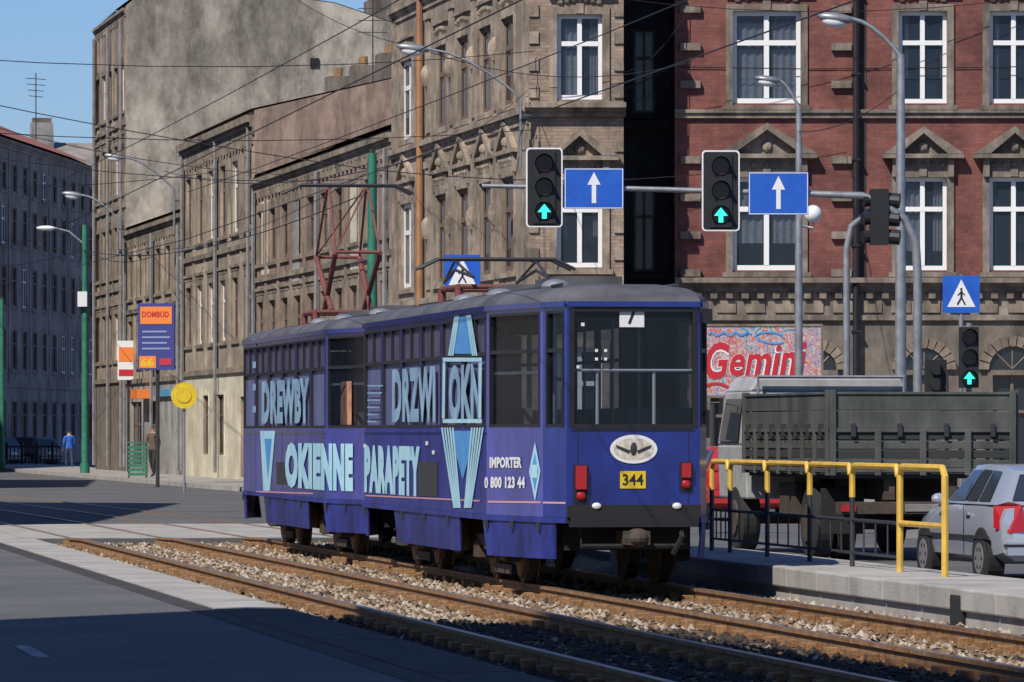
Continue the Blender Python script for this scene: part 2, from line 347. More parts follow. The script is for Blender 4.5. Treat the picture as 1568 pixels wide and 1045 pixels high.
# ballast
bl=MB(); nx,ny=34,240
gv=[(6.11+(13.38-6.11)*i/nx,-20+(WE+19.9)*j/ny,-.115+.02*math.sin(i*1.7+j*.6)+random.uniform(-.02,.02)) for j in range(ny+1) for i in range(nx+1)]
for j in range(ny):
    wj=-20+(WE+19.9)*j/ny
    for i in range(nx):
        si=6.11+(13.38-6.11)*i/nx
        k0=j*(nx+1)+i
        bl.face([gv[k0],gv[k0+1],gv[k0+nx+2],gv[k0+nx+1]],mStD if (wj<53-(si-6)*1.6 and si<9.4) else mBal)  # bed colour darkened inside the foreground shadow area
RAILS=(6.68,8.115,9.49,10.93)
for i in range(21000):
    s=random.uniform(6.14,11.9); w=32+(WE-32.3)*random.random()**1.2
    if any(abs(s-q)<.09 for q in RAILS): continue
    r=random.uniform(.022,.05); z=-.10+random.uniform(0,.03)
    ax=[r*random.uniform(.7,1.3) for _ in range(6)]; t=random.random()*3; ct,st=math.cos(t),math.sin(t)
    vs=[(s+ct*ax[0],w+st*ax[0],z),(s-st*ax[1],w+ct*ax[1],z+.01),(s-ct*ax[2],w-st*ax[2],z),(s+st*ax[3],w-ct*ax[3],z-.01),(s,w,z+ax[4]*.8),(s,w,z-ax[5])]
    near=min(abs(s-q) for q in RAILS)
    dk = random.random()< (0.96 if (w<53-(s-6)*1.6 and s<9.4) else 0.06)  # shade painted in: mostly dark stones within the shadow, few elsewhere
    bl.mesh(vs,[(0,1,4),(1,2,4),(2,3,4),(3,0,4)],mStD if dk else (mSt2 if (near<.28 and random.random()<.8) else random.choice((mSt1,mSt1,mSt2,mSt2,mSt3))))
b_=bl.build('ballast'); b_.rotation_euler=(0,0,TA)
prof=[(-.07,-.10),(.07,-.10),(.07,-.085),(.012,-.07),(.012,.015),(.036,.022),(.036,.055),(-.036,.055),(-.036,.022),(-.012,.015),(-.012,-.07),(-.07,-.085)]
for s0,s1 in ((RAILS[0],RAILS[1]),(RAILS[2],RAILS[3])):
    tr=root('tram_track',(0,0,0),TA); r=MB()
    for s in (s0,s1):
        path=[(s,-20),(s,84),(s,86.3)]+[(s-((w-84)/K)**2*.0024,w) for w in (90,97,105,115,128,142,160,180,200,230)]
        for (a0,w0),(a1,w1) in zip(path[:-1],path[1:]):
            n=len(prof); zo=0 if w1<=85 else -.035; za=0 if w0<85 else -.035
            vs=[(a0+x,w0,z+za) for x,z in prof]+[(a1+x,w1,z+zo) for x,z in prof]
            for k in range(n):
                r.face([vs[k],vs[(k+1)%n],vs[n+(k+1)%n],vs[n+k]],mRailTop if k==6 else mRust)
    r.build('rails',tr)
    sl=MB(); w=-18
    while w<WE-.5:
        sl.box((s0+s1)/2-1.02,(s0+s1)/2+1.02,w,w+.24,-.16,-.088,mSleeper)
        for s in (s0,s1):
            for sg in(-1,1): sl.box(s+sg*.1-.045,s+sg*.1+.045,w+.02,w+.22,-.088,-.02+random.uniform(-.01,.01),mRust)
        w+=.75
    sl.build('sleepers_and_clips',tr,bevel=.008)
isl=root('tram_platform',(0,0,0),TA); pl=MB()
outl=[(11.96,-20),(13.38,-20),(13.38,66),(13.0,68.4),(12.6,69.3),(12.1,68.2),(11.96,66)]
pl.face([(x,y,.25) for x,y in outl],mConc)
for (a,b2) in zip(outl,outl[1:]+outl[:1]): pl.face([(a[0],a[1],-.16),(b2[0],b2[1],-.16),(b2[0],b2[1],.25),(a[0],a[1],.25)],mConc)
pl.build('deck',isl,weld=True)
kb=MB(); w=-20
while w<65: kb.box(11.91,12.08,w,w+1.485,.05,.262+random.uniform(-.004,.004),mConc); w+=1.5
kb.box(11.9,11.958,48.8,49.2,-.1,.2,mBlackM)
kb.build('kerb_stones',isl,bevel=.02)
rl=root('platform_railing',(0,0,.25),TA); rb=MB(); sR=12.8
FR=Face(SW(sR,100),SW(sR,10)); pw=[100-FR.upx(x) for x in (1447,1378,1305,1240,1175,1118,1090)]
zt=1.08; y_=rb
y_.tube([(sR,pw[0],0),(sR,pw[0],zt-.08),(sR,pw[0]+.1,zt),(sR,pw[1]-.1,zt),(sR,pw[1],zt-.08),(sR,pw[1],0)],.036,mYel)
y_.tube([(sR,pw[0],.5),(sR,pw[1],.5)],.03,mYel)
for a,b2 in ((2,1),(3,2),(4,3),(5,4),(6,5)):
    wa,wb=pw[a],pw[b2]
    y_.tube([(sR,wa,zt-.34),(sR,wa,zt-.08),(sR,wa-.1,zt),(sR,wb+.14,zt),(sR,wb+.08,zt-.1)],.033,mYel)
    y_.tube([(sR,wa,0),(sR,wa,zt-.32)],.028,mMetalD)
    y_.tube([(sR,wa,.5),(sR,wb,.5)],.018,mMetalD); y_.tube([(sR,wa,.15),(sR,wb,.15)],.015,mMetalD)
    for q in range(1,4): y_.tube([(sR,wa+(wb-wa)*q/4,.15),(sR,wa+(wb-wa)*q/4,.5)],.01,mMetalD,6)
rb.build('rails_and_posts',rl,smooth=True)
# ---------------------------------------------------------------- street frame
PH=math.atan(math.tan(math.radians(22))/K); dS=Vector((-math.sin(PH),math.cos(PH))); mS=Vector((math.cos(PH),math.sin(PH))); YC=55*K; Pc=Vector((.39,YC))
def ST(lam,dep): q=Pc+dS*lam+mS*dep; return (q.x,q.y)
FS=Face(ST(200,0),ST(0,0))
def lam(x): return 200-FS.upx(x)
sw=MB()
def polyslab(mb,pts,z0,z1,mat):
    mb.face([(x,y,z1) for x,y in pts],mat)
    for a,b2 in zip(pts,pts[1:]+pts[:1]): mb.face([(a[0],a[1],z0),(b2[0],b2[1],z0),(b2[0],b2[1],z1),(a[0],a[1],z1)],mConc)
polyslab(sw,[ST(170,-3.1),ST(5,-3.1),(0.2,YC-6),(80,YC-6),(80,YC+8),(1,YC+8),ST(0,1),ST(170,1)],-.01,.13,mPave)
sw.build('sidewalk')
# ---- corner tenement
ct=root('corner_tenement_building'); Wl=MB();Wn=MB();Tr=MB()
lE=lam(602); FA=Face(ST(lE,0),ST(0,0),.42); H=17.4
FL=[(5.45,7.65,'tri'),(9.35,11.4,'orn'),(13.1,15.1,'flat')]
holesA=[]
pxw_=[(612,633),(668,683),(701,717),(736,751),(769,786)]
for a,b2 in pxw_:
    c=(FA.upx(a)+FA.upx(b2))/2; hwid=.85 if a>620 else .95; ua,ub=c-hwid,c+hwid
    for z0,z1,h in FL: holesA.append((ua,ub,z0,z1,h))
    holesA.append((ua,ub,1.2,3.5,None))
FA.wall(Wl,0,H,holesA,mTan,.3,zbreak=[(4.7,mDarkSt)])
for h in holesA: window(FA,Wn,Tr,*h[:4],fr=(mWhite if h[0]<3 else mBrownF),tm=mTanL,hood=h[4],fw=.10,depth=.3,sur=.25)
for z in (4.7,8.75,12.5): cornice(FA,Tr,z,mTanL,dent=(z<5),big=1.2)
cornice(FA,Tr,16.7,mTanL,big=2)
for u in (0.15,FA.L-.6): FA.box(Tr,u-.12,u+.5,0,16.6,0,.12,mTanL)
dp=FA.upx(650); Tr.tube([FA.P(dp,.2,.3),FA.P(dp,16.6,.3)],.09,mRustPipe)
for i in range(len(pxw_)-1):
    u=(holesA[4*i][1]+holesA[4*i+4][0])/2
    if abs(u-dp)<.6: u+=.8
    for z0,z1 in ((5.3,8.4),(9.3,12.2),(13,16)): FA.box(Tr,u-.3,u+.3,z0,z1,0,.10,mTanL); FA.box(Tr,u-.4,u+.4,z1,z1+.18,0,.2,mTanL); Tr.ell(FA.P(u,(z0+z1)/2,.12),.16,.08,.3,mTanL,8,6)
FB=Face((.39,YC),(2.56,YC)); ua,ub=FB.upx(853),FB.upx(922)
hB=[(ua,ub,z0,z1,h) for z0,z1,h in ((5.45,7.45,'tri'),(9.3,11.25,'orn'),(13.1,15.1,'flat'))]+[(ua,ub,1.2,3.6,None)]
FB.wall(Wl,0,H,hB,mBrkTan,.22,zbreak=[(4.7,mDarkSt)])
for h in hB: window(FB,Wn,Tr,*h[:4],tm=mTanL,hood=h[4],fw=.09,sur=.17)
for z in (4.7,8.9,12.6): cornice(FB,Tr,z,mTanL,u0=-.1,u1=FB.L+.05,dent=False)
cornice(FB,Tr,16.7,mTanL,u0=-.3,big=2)
for z in [5+.62*i for i in range(18)]:
    if abs(z-8.9)<.4 or abs(z-12.6)<.4: continue
    FB.box(Tr,.0,.22,z,z+.28,0,.05,mTanL); FB.box(Tr,FB.L-.22,FB.L,z,z+.28,0,.05,mTanL)
YR=56*K; X0=3.80
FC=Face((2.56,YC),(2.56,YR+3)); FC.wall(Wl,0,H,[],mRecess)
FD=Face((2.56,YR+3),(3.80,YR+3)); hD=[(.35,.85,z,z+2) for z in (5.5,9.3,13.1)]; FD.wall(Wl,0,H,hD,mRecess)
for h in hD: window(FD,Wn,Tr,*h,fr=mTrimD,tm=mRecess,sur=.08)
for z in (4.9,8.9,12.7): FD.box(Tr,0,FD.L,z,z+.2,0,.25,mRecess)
Fb=Face((3.80,YR+14),ST(lE,12)); Fb.wall(Wl,0,H,[],mFire); Fe=Face(ST(lE,12),ST(lE,0)); Fe.wall(Wl,0,H,[],mFire)
Wl.face([(*ST(lE,0),H),(.39,YC,H),(2.56,YC,H),(2.56,YR+3,H),(3.8,YR+3,H),(3.8,YR+14,H),(*ST(lE,12),H)],mRoofG)
Wl.build('walls',ct);Wn.build('windows',ct);Tr.build('trim',ct)
# ---- red brick house
rh=root('red_brick_tenement_building'); Wl=MB();Wn=MB();Tr=MB(); X1=34
FRd=Face((X0,YR),(X1,YR)); wins=[(1122,1226),(1376,1450),(1515,1590)]
xx=1662
while FRd.upx(xx+90)<X1-X0-1: wins.append((xx,xx+75 if len(wins)%3 else xx+104)); xx+=148
hs=[]
for a,b2 in wins:
    ua,ub=FRd.upx(a),FRd.upx(b2)
    for z0,z1,h in ((5.45,7.62,'tri'),(9.35,11.5,'orn'),(13.2,15.2,'flat')): hs.append((ua,ub,z0,z1,h))
gh=[]
for a,b2 in ((1090,1130),(1150,1200),(1225,1275),(1388,1442),(1520,1580)): gh.append((FRd.upx(a),FRd.upx(b2),.5 if a>1300 else .2,3.0))
u=FRd.upx(1640)
while u<FRd.L-2: gh.append((u,u+1,.5,3.0)); u+=2.1
FRd.wall(Wl,0,17.6,hs+gh,mRed,.22,rmat=mRedTrim,zbreak=[(4.35,mDarkSt),(5.05,mRedTrim)])
for i,h in enumerate(hs): window(FRd,Wn,Tr,*h[:4],tm=mRedTrim,hood=h[4],mull=1,fw=.10 if i<3 else .09,sur=.16,simple=(i>11))
for h in gh:
    window(FRd,Wn,Tr,*h[:4],fr=mBrownF,tm=mDarkSt,sur=.12,sill=False,simple=True)
    c=(h[0]+h[1])/2; r0=(h[1]-h[0])/2+.1
    for k in range(11):
        t0=math.pi*k/11+.02;t1=math.pi*(k+1)/11-.02; q=[]
        for o in(.12,0):
            for rr,t in ((r0,t0),(r0+.24,t0),(r0+.24,t1),(r0,t1)): q.append(FRd.P(c+rr*math.cos(t),3.12+rr*math.sin(t),o))
        Tr.hexa(q,mTrimD)
    Wn.face([FRd.P(c+(r0-.02)*math.cos(math.pi*k/12),3.125+(r0-.02)*math.sin(math.pi*k/12),.02) for k in range(13)],mGlD)
    for t in (45,90,135): Wn.tube([FRd.P(c,3.14,.03),FRd.P(c+r0*math.cos(math.radians(t)),3.14+r0*math.sin(math.radians(t)),.03)],.02,mTrimD,5)
cornice(FRd,Tr,4.95,mRedTrim,dent=True); FRd.box(Tr,0,FRd.L,4.28,4.4,0,.1,mRedTrim)
u=.3
while u<FRd.L-1: FRd.box(Tr,u,u+.45,4.46,4.74,0,.04,mTrimD); u+=.68
FRd.box(Tr,0,FRd.L,9.0,9.12,0,.10,mRedTrim);FRd.box(Tr,0,FRd.L,9.121,9.2,0,.16,mRedTrim); cornice(FRd,Tr,16.8,mRedTrim,big=2)
FRd.box(Tr,0,FRd.L,12.8,12.95,0,.12,mRedTrim)
for base in (FRd.upx(1041),FRd.upx(1272),FRd.upx(1700)):
    z=5.3
    while z<16.4:
        if abs(z-9)>.3: FRd.box(Tr,base+.01,base+.48,z,z+.17,0,.13,mRedTrim)
        z+=.88
for ppx in (1310,1642):
    u=FRd.upx(ppx); Tr.tube([FRd.P(u,.2,.2),FRd.P(u,16.8,.2)],.075,mBlack)
    for z in range(2,17,2): FRd.box(Tr,u-.1,u+.1,z,z+.05,0,.29,mBlack)
FRd.box(Tr,FRd.upx(1318),FRd.upx(1326),5.3,16.7,0,.02,mRecess)
Tr.tube([FRd.P(.05,10.2,.05),FRd.P(3,10.15,.03),FRd.P(8,10.2,.05)],.012,mBlack,4)
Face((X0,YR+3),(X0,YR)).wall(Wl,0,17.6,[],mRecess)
Face((X1,YR),(X1,YR+12)).wall(Wl,0,17.6,[],mRed); Face((X1,YR+12),(X0,YR+12)).wall(Wl,0,17.6,[],mFire)
Wl.face([(X0,YR,17.6),(X1,YR,17.6),(X1,YR+12,17.6),(X0,YR+12,17.6)],mRoofG)
Wl.build('walls',rh);Wn.build('windows',rh);Tr.build('trim',rh)
# ---- row buildings
def rowb(name,l0,l1,h,mat,gmat,gz,floors,nw,depth=11,ridge=2.5,tm=None,white=.2,cbig=1.3,roof=None,endm=None,hood=True,gshop=None,prof=None,ww=1.5,redstrip=False):
    tm=tm or mTrimD; roof=roof or mRoofG; endm=endm or mFire
    e=root(name); Wl=MB();Wn=MB();Tr=MB();Rf=MB()
    F=Face(ST(l1,0),ST(l0,0),.42); holes=[]
    for i in range(nw):
        c=F.L*(i+.5)/nw
        for k,(z0,z1) in enumerate(floors): holes.append((c-ww/2,c+ww/2,z0,z1,k))
    gs=[(F.L*a,F.L*b2,z0,z1) for a,b2,z0,z1 in (gshop or [])]
    F.wall(Wl,0,h,holes+gs,mat,.3,zbreak=[(gz,gmat)])
    for q in holes:
        wh=random.random()<white
        window(F,Wn,Tr,*q[:4],fr=mWhite if wh else mBrownF,tm=tm,depth=.3,hood=('flat' if (hood and q[4]%2==0) else None),curt=random.random()<.5,fw=.10,sur=.22)
    for q in gs: window(F,Wn,Tr,*q,fr=mBrownF,tm=gmat,sur=.08,sill=False,depth=.3)
    cornice(F,Tr,h-.4*cbig,tm,big=cbig); F.box(Tr,0,F.L,gz,gz+.18,0,.2,tm)
    for k in range(len(floors)-1): F.box(Tr,0,F.L,floors[k+1][0]-.62,floors[k+1][0]-.46,0,.2,tm)
    for i in range(nw+1):
        u=min(max(F.L*i/nw,.25),F.L-.25); F.box(Tr,u-.2,u+.2,gz+.19,h-.6*cbig,0,.09,mat)
    for u in (.6,F.L*.52,F.L-.7): Tr.tube([F.P(u,.3,.3),F.P(u,h-.5,.3)],.07,mZinc,6)
    if prof is None: prof=[(0,h),(depth/2,h+ridge),(depth,h)]
    for ll in (l0,l1):
        Wl.face([(*ST(ll,0),0)]+[(*ST(ll,a),z) for a,z in prof]+[(*ST(ll,prof[-1][0]),0)],endm)
    for (a,za),(b2,zb) in zip(prof[:-1],prof[1:]):
        aa=a-.15 if a==0 else a
        Rf.face([(*ST(l0-.02,aa),za+.03),(*ST(l0-.02,b2),zb+.03),(*ST(l1+.02,b2),zb+.03),(*ST(l1+.02,aa),za+.03)],roof)
    if redstrip:
        Rf.face([(*ST(l0-.02,-.2),h+.06),(*ST(l0-.02,2.6),h+.06+ridge*2.6/(depth/2)),(*ST(l0+15,1.2),h+.06+ridge*1.2/(depth/2)),(*ST(l0+17,-.2),h+.06)],mRoofRed)
    Wl.face([(*ST(l0,prof[-1][0]),0),(*ST(l1,prof[-1][0]),0),(*ST(l1,prof[-1][0]),prof[-1][1]),(*ST(l0,prof[-1][0]),prof[-1][1])],endm)
    for i in range(3):
        lc=l0+(l1-l0)*(.2+.3*i); a=max(prof[1][0]*.9,2); zc=prof[1][1]
        q=[(*ST(lc+x*.6,a+y*.4),z) for z in (zc-1.2,zc+.8) for x,y in ((-1,-1),(1,-1),(1,1),(-1,1))]
        Rf.hexa(q,mDarkSt)
        for m_ in (-.3,.3): Rf.tube([(*ST(lc+m_,a),zc+.8),(*ST(lc+m_,a),zc+1.1)],.11,mRust)
    Wl.build('walls',e);Wn.build('windows',e);Tr.build('trim',e);Rf.build('roof',e)
    return F,e
l385,l280,l195,l145=lam(390),lam(281),lam(193),lam(146)
F2,e2=rowb('rose_tenement_building',lE+.01,l385,9.75,mRowR,mDarkSt,3.5,[(3.95,5.75),(7.0,8.6)],10,ridge=2.0,tm=mTrimD,white=.1,redstrip=True)
tb=MB()
for a,b2,z0,z1,m_ in ((.05,.12,6.6,8.9,mCream),(.3,.36,6.2,8.8,mGreyPl),(.72,.79,5.9,8.6,mCream),(.55,.6,3.8,6.2,mRowR)):
    F2.box(tb,F2.L*a+.3,F2.L*b2,z0,z1,0,.03,m_)
tb.build('plaster_patches',e2)
F3,e3=rowb('brown_tenement_building',l385+.01,l280,11.9,mRow3,mCream,3.6,[(4.7,6.7),(8.2,10.5)],6,ridge=1.3,cbig=1.9,white=.45,endm=mRowR,gshop=[(.30,.38,.9,2.9),(.5,.6,.9,2.9),(.82,.92,.2,2.8)])
F4,e4=rowb('low_grey_tenement_building',l280+.01,l195,9.5,mRow3,mGreyPl,3.5,[(4.2,5.9),(6.8,8.4)],6,ridge=1.6,endm=mGreyPl,gshop=[(.1,.3,.3,2.8),(.45,.6,.2,2.8)])
F5,e5=rowb('tall_tenement_building',l195+.02,l145,18.2,mTan,mDarkSt,3.6,[(4.5,6.3),(7.8,9.7),(11,12.9),(14.2,16)],5,tm=mTrimD,prof=[(0,18.2),(.8,18.9),(6,18.7),(8.2,18.4),(11,17.5),(16,16.2)],cbig=1.0)
fw=MB(); FFw=Face(ST(l195,0),ST(l195,16))
FFw.box(fw,7.2,7.55,15.9,16.25,0,.05,mBlackM)
FFw.box(fw,5.8,6.4,18.3,20.0,-1.6,-.1,mDarkSt);FFw.box(fw,9.6,10.6,17.2,18.6,-1.9,-.2,mDarkSt)
for u in (5.95,6.25): fw.tube([FFw.P(u,20.0,-.6),FFw.P(u,20.4,-.6)],.08,mRust)
fw.build('chimneys',e5)
an=root('courtyard_building'); ba=MB()
q=[ST(lE+14,10),ST(lE+14,16),ST(lE+34,16),ST(lE+34,10)]
for i,(a,b2) in enumerate(zip(q,q[1:]+q[:1])): ba.face([(*a,0),(*b2,0),(*b2,13.6),(*a,13.6)],mFire)
ba.face([(a[0],a[1],13.6) for a in q],mRoofG); ba.build('walls_and_roof',an)
# ---- other side of the street
def tenement(name,p0,p1,depth,h,floors,sp,mat,gmat,white=.3,rc=None,simple=True,ww=1.0,ps=1.0):
    rc=rc or mRoofR
    e=root(name); Wl=MB();Wn=MB();Tr=MB();Rf=MB(); F=Face(p0,p1,ps); n=int(F.L/sp); hs=[]
    for i in range(n):
        c=F.L*(i+.5)/n
        for z0,z1 in floors: hs.append((c-ww/2,c+ww/2,z0,z1))
    F.wall(Wl,0,h,hs,mat,.2,zbreak=[(3.9,gmat)])
    for q in hs: window(F,Wn,Tr,*q,fr=mWhite if random.random()<white else mBrownF,tm=gmat,simple=simple,fw=.07,sur=.16)
    cornice(F,Tr,h-.5,gmat,big=1.4,dent=False); F.box(Tr,0,F.L,3.9,4.1,0,.15,gmat)
    for i in range(0,n+1,2):
        u=min(max(F.L*i/n,.3),F.L-.3); F.box(Tr,u-.25,u+.25,4.11,h-.52,0,.12,gmat)
    F=Face(p0,p1)
    b0=F.P(0,0,-depth);b1=F.P(F.L,0,-depth)
    Face(p1,b1).wall(Wl,0,h,[],mFire);Face(b1,b0).wall(Wl,0,h,[],mFire);Face(b0,p0).wall(Wl,0,h,[],mFire)
    r=F.P; zr=h+depth*.22
    Rf.face([r(0,h,.4),r(F.L,h,.4),r(F.L,zr,-depth/2),r(0,zr,-depth/2)],rc);Rf.face([r(0,h,-depth),r(F.L,h,-depth),r(F.L,zr,-depth/2),r(0,zr,-depth/2)],rc)
    for u in (0,F.L): Rf.face([r(u,h,0),r(u,zr,-depth/2),r(u,h,-depth)],mFire)
    nc=max(2,int(F.L/14))
    for i in range(nc):
        u=F.L*(i+.5)/nc; F.box(Rf,u-.7,u+.7,zr-1.4,zr+1.2,-depth/2+.6,-depth/2+1.2,mGreyPl); F.box(Rf,u-.6,u+.6,zr+1.2,zr+1.5,-depth/2+.7,-depth/2+1.1,mDarkSt)
    Wl.build('walls',e);Wn.build('windows',e);Tr.build('trim',e);Rf.build('roof',e); return F
fl5=[(1.2,3.2),(4.8,6.8),(8,10),(11.1,13),(13.8,15.2)]
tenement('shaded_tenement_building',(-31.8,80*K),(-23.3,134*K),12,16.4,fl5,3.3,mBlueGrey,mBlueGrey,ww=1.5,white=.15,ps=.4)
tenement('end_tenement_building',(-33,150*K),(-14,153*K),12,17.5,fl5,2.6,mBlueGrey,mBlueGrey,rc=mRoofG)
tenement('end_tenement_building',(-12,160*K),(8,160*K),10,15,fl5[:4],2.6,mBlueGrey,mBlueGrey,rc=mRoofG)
tenement('unseen_roadside_tenement_building',(-15.5,89),(-15.5,118),14,13.5,fl5[:4],2.8,mRow3,mDarkSt)  # unseen building, sited so its shadow falls across the road
tenement('unseen_roadside_tenement_building',(-22.5,152),(-24,176),12,17,fl5,2.8,mRow3,mDarkSt)  # unseen building, added to throw shadow farther up the road
EL=math.radians(46); az=Vector((-.56,-.83)).normalized(); HN=24.0; vs_=-az*(HN/math.tan(EL))
sh=root('unseen_shadow_tenement_building'); w=MB()  # unseen building, footprint shaped back from the foreground shadow edge
gp_=[(-2.3,49.0),(-2.5,52.5),(.12,50.2),(1.25,47.8),(2.7,42.3),(3.9,37.0)]
pts=[(-40,49.0-vs_.y)]+[(a-vs_.x,b2-vs_.y) for a,b2 in gp_]+[(-5.2,6),(-5.2,-20),(-40,-20)]
for a,b2 in zip(pts,pts[1:]+pts[:1]):
    F=Face(b2,a)
    if F.L<7: F.wall(w,0,HN,[],mTan)
    else:
        hs=[]; n=int(F.L/2.8)
        for i in range(n):
            for z0,z1 in fl5+[(17,19),(20.5,22.3)]: c=F.L*(i+.5)/n; hs.append((c-.5,c+.5,z0,z1))
        F.wall(w,0,HN,hs,mTan,.2)
        for q in hs: w.face([F.P(q[0],q[2],-.19),F.P(q[1],q[2],-.19),F.P(q[1],q[3],-.19),F.P(q[0],q[3],-.19)],mGlD)
w.face([(x,y,HN) for x,y in pts],mRoofG); w.build('walls',sh)
# ---------------------------------------------------------------- tram (two coupled cars)
TS=10.21; TY0=56.15; C_=12.3; END=13.75; GAP=14.0
plan=[(-.705,END),(-.87,END-.5),(-1.2,C_),(-1.2,2.23),(-.87,.50),(-.705,0),(.705,0),(.87,.50),(1.2,2.23),(1.2,C_),(.87,END-.5),(.705,END)]
ZB,ZT=.80,3.02
def tramcar(ci):
    off=GAP*ci; tl=SW(TS,TY0+off); tram=root('tram',(tl[0],tl[1],0),TA)
    def tw(x,y): return SW(TS+x,TY0+off+y)[:2]
    WFs=[Face(tw(*plan[i]),tw(*plan[(i+1)%12])) for i in range(12)]; TFs=[Face(plan[i],plan[(i+1)%12]) for i in range(12)]
    def loc(x,y,o=.008,z=None):
        for i in (2,3,4):
            u=WFs[i].upx(x)
            if u<=WFs[i].L or i==4:
                return TFs[i].P(u,WFs[i].zpx(u,y) if z is None else z,o)
    body=MB();glz=MB();fr=MB();ad=MB();dt=MB()
    LS=C_-2.23; holes={}
    holes[2]=[(LS*i/6+.07,LS*(i+1)/6-.07,1.74,2.94,'f') for i in range(6)]
    holes[3]=[(.10,TFs[3].L-.10,1.74,2.95,'g')]; holes[4]=[(.07,TFs[4].L-.06,1.74,2.95,'g')]
    holes[5]=[(.05,1.36,1.74,2.97,'r')]; holes[6]=holes[4]; holes[7]=holes[3]
    holes[8]=[(LS*i/6+.10,LS*(i+1)/6-.10,1.2 if i in(0,2,5) else 1.74,2.94,'g') for i in range(6)]
    holes[9]=[(.1,1.4,1.74,2.95,'g')];holes[10]=[(.07,.45,1.74,2.95,'g')];holes[11]=[(.05,1.36,1.5,2.97,'r')];holes[1]=[(.1,.9,1.74,2.95,'g')];holes[0]=[(.07,.45,1.74,2.95,'g')]
    for i in range(12):
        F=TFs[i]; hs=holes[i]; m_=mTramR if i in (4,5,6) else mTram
        F.wall(body,ZB,ZT,hs,m_,.035,rmat=mBlack)
        for q in hs:
            u0,u1,z0,z1,t=q; P=F.P; zs=z0+(z1-z0)*.66
            if t=='r':
                glz.face([P(u0,z0,-.03),P(u1,z0,-.03),P(u1,z1,-.03),P(u0,z1,-.03)],mTG)
                F.box(fr,u0-.02,u0+.03,z0,z1,-.03,.012,mBlack);F.box(fr,u1-.03,u1+.02,z0,z1,-.03,.012,mBlack);F.box(fr,u0+.03,u1-.03,z0-.02,z0+.03,-.03,.012,mBlack);F.box(fr,u0+.03,u1-.03,z1-.03,z1+.02,-.03,.012,mBlack)
            else:
                mm=(mFilm,mFilmU) if t=='f' else (mTG,mTG)
                glz.face([P(u0,z0,-.03),P(u1,z0,-.03),P(u1,zs,-.03),P(u0,zs,-.03)],mm[0]);glz.face([P(u0,zs,-.03),P(u1,zs,-.03),P(u1,z1,-.03),P(u0,z1,-.03)],mm[1])
                bm_=mBlack; bw=.03
                F.box(fr,u0,u0+bw,z0,z1,-.03,.008,bm_);F.box(fr,u1-bw,u1,z0,z1,-.03,.008,bm_);F.box(fr,u0+bw,u1-bw,zs-.02,zs+.02,-.03,.006,bm_)
                F.box(fr,u0+bw,u1-bw,z0,z0+.03,-.03,.006,bm_);F.box(fr,u0+bw,u1-bw,z1-.03,z1,-.03,.006,bm_)
                if t=='f': um=(u0+u1)/2; F.box(fr,um-.02,um+.02,zs+.02,z1-.03,-.03,.006,bm_)
                if i==3: F.box(fr,u0+.03,u1-.03,2.30,2.33,-.06,-.035,mMetal)
        F.box(dt,0,F.L,ZB-.06,ZB-.002,-.06,.015,mBlackM if i in(5,) else mTramSk)
        F.box(dt,0,F.L,ZT-.03,ZT+.025,-.02,.03,mTramR)
        if i==2:
            for k in range(1,6): F.box(dt,LS*k/6-.006,LS*k/6+.006,ZB,1.70,0,.004,mTramR)
            F.box(dt,0,F.L,1.66,1.685,0,.006,mTramR)
    def inset(p,i_,z): return (p[0]*(1-i_/1.2),END/2+(p[1]-END/2)*(1-i_/7.0),z)
    loops=[[inset(p,i_,z) for p in plan] for i_,z in ((-.01,ZT),(.0,ZT+.05),(.06,ZT+.11),(.2,ZT+.17),(.6,ZT+.22))]
    rf=MB()
    for a,b2 in zip(loops[:-1],loops[1:]):
        for k in range(12): rf.face([a[k],a[(k+1)%12],b2[(k+1)%12],b2[k]],mTramRoof)
    rf.face(loops[-1],mTramRoof); rf.build('roof',tram,smooth=True,ang=50)
    body.face([(x,y,ZB) for x,y in plan],mBlackM)
    it=MB(); it.box(-.8,.8,.3,END-.4,.86,.9,mInt); it.box(-1.15,1.15,2.3,C_-.1,.84,.86,mInt)
    for y in [2.6+i*.85 for i in range(11)]:
        for x in (-.85,.6,.95) if int(y*10)%3 else (-.85,.9):
            it.box(x-.2,x+.2,y,y+.4,1.28,1.36,mSeat); it.box(x-.2,x+.2,y-.06,y,1.36,1.95,mSeat); it.box(x-.04,x+.04,y+.15,y+.25,.9,1.28,mMetal)
    for y in (1.6,3.2,5,7,9,11):
        it.tube([(.35,y,.9),(.35,y,2.95)],.018,mMetal,6); it.tube([(-.5,y+.4,.9),(-.5,y+.4,2.95)],.018,mMetal,6)
    for x in (-.36,.24): it.tube([(x,.12,1.5),(x,.12,2.32)],.018,mWhite,6)
    it.tube([(-.66,.1,2.33),(.66,.1,2.33)],.016,mWhite,6)
    it.box(-.85,.85,C_+.3,C_+.36,.9,2.9,mInt); it.box(-.6,.6,.25,.5,.9,1.6,mSeat)
    if ci==1: it.box(-1.02,-.99,1.2,2.1,1.78,2.35,mPeach)
    it.build('interior',tram); body.build('body_shell',tram);glz.build('glazing',tram);fr.build('window_frames',tram)
    # rear
    FRr=TFs[5]; wr=WFs[5]
    def rp(x,y): return wr.upx(x), wr.zpx(wr.upx(x),y)
    FRr.box(dt,-.0,FRr.L,.80,.93,.0,.06,mBlackM); FRr.box(dt,.03,FRr.L-.03,.70,.80,-.05,.10,mBlack)
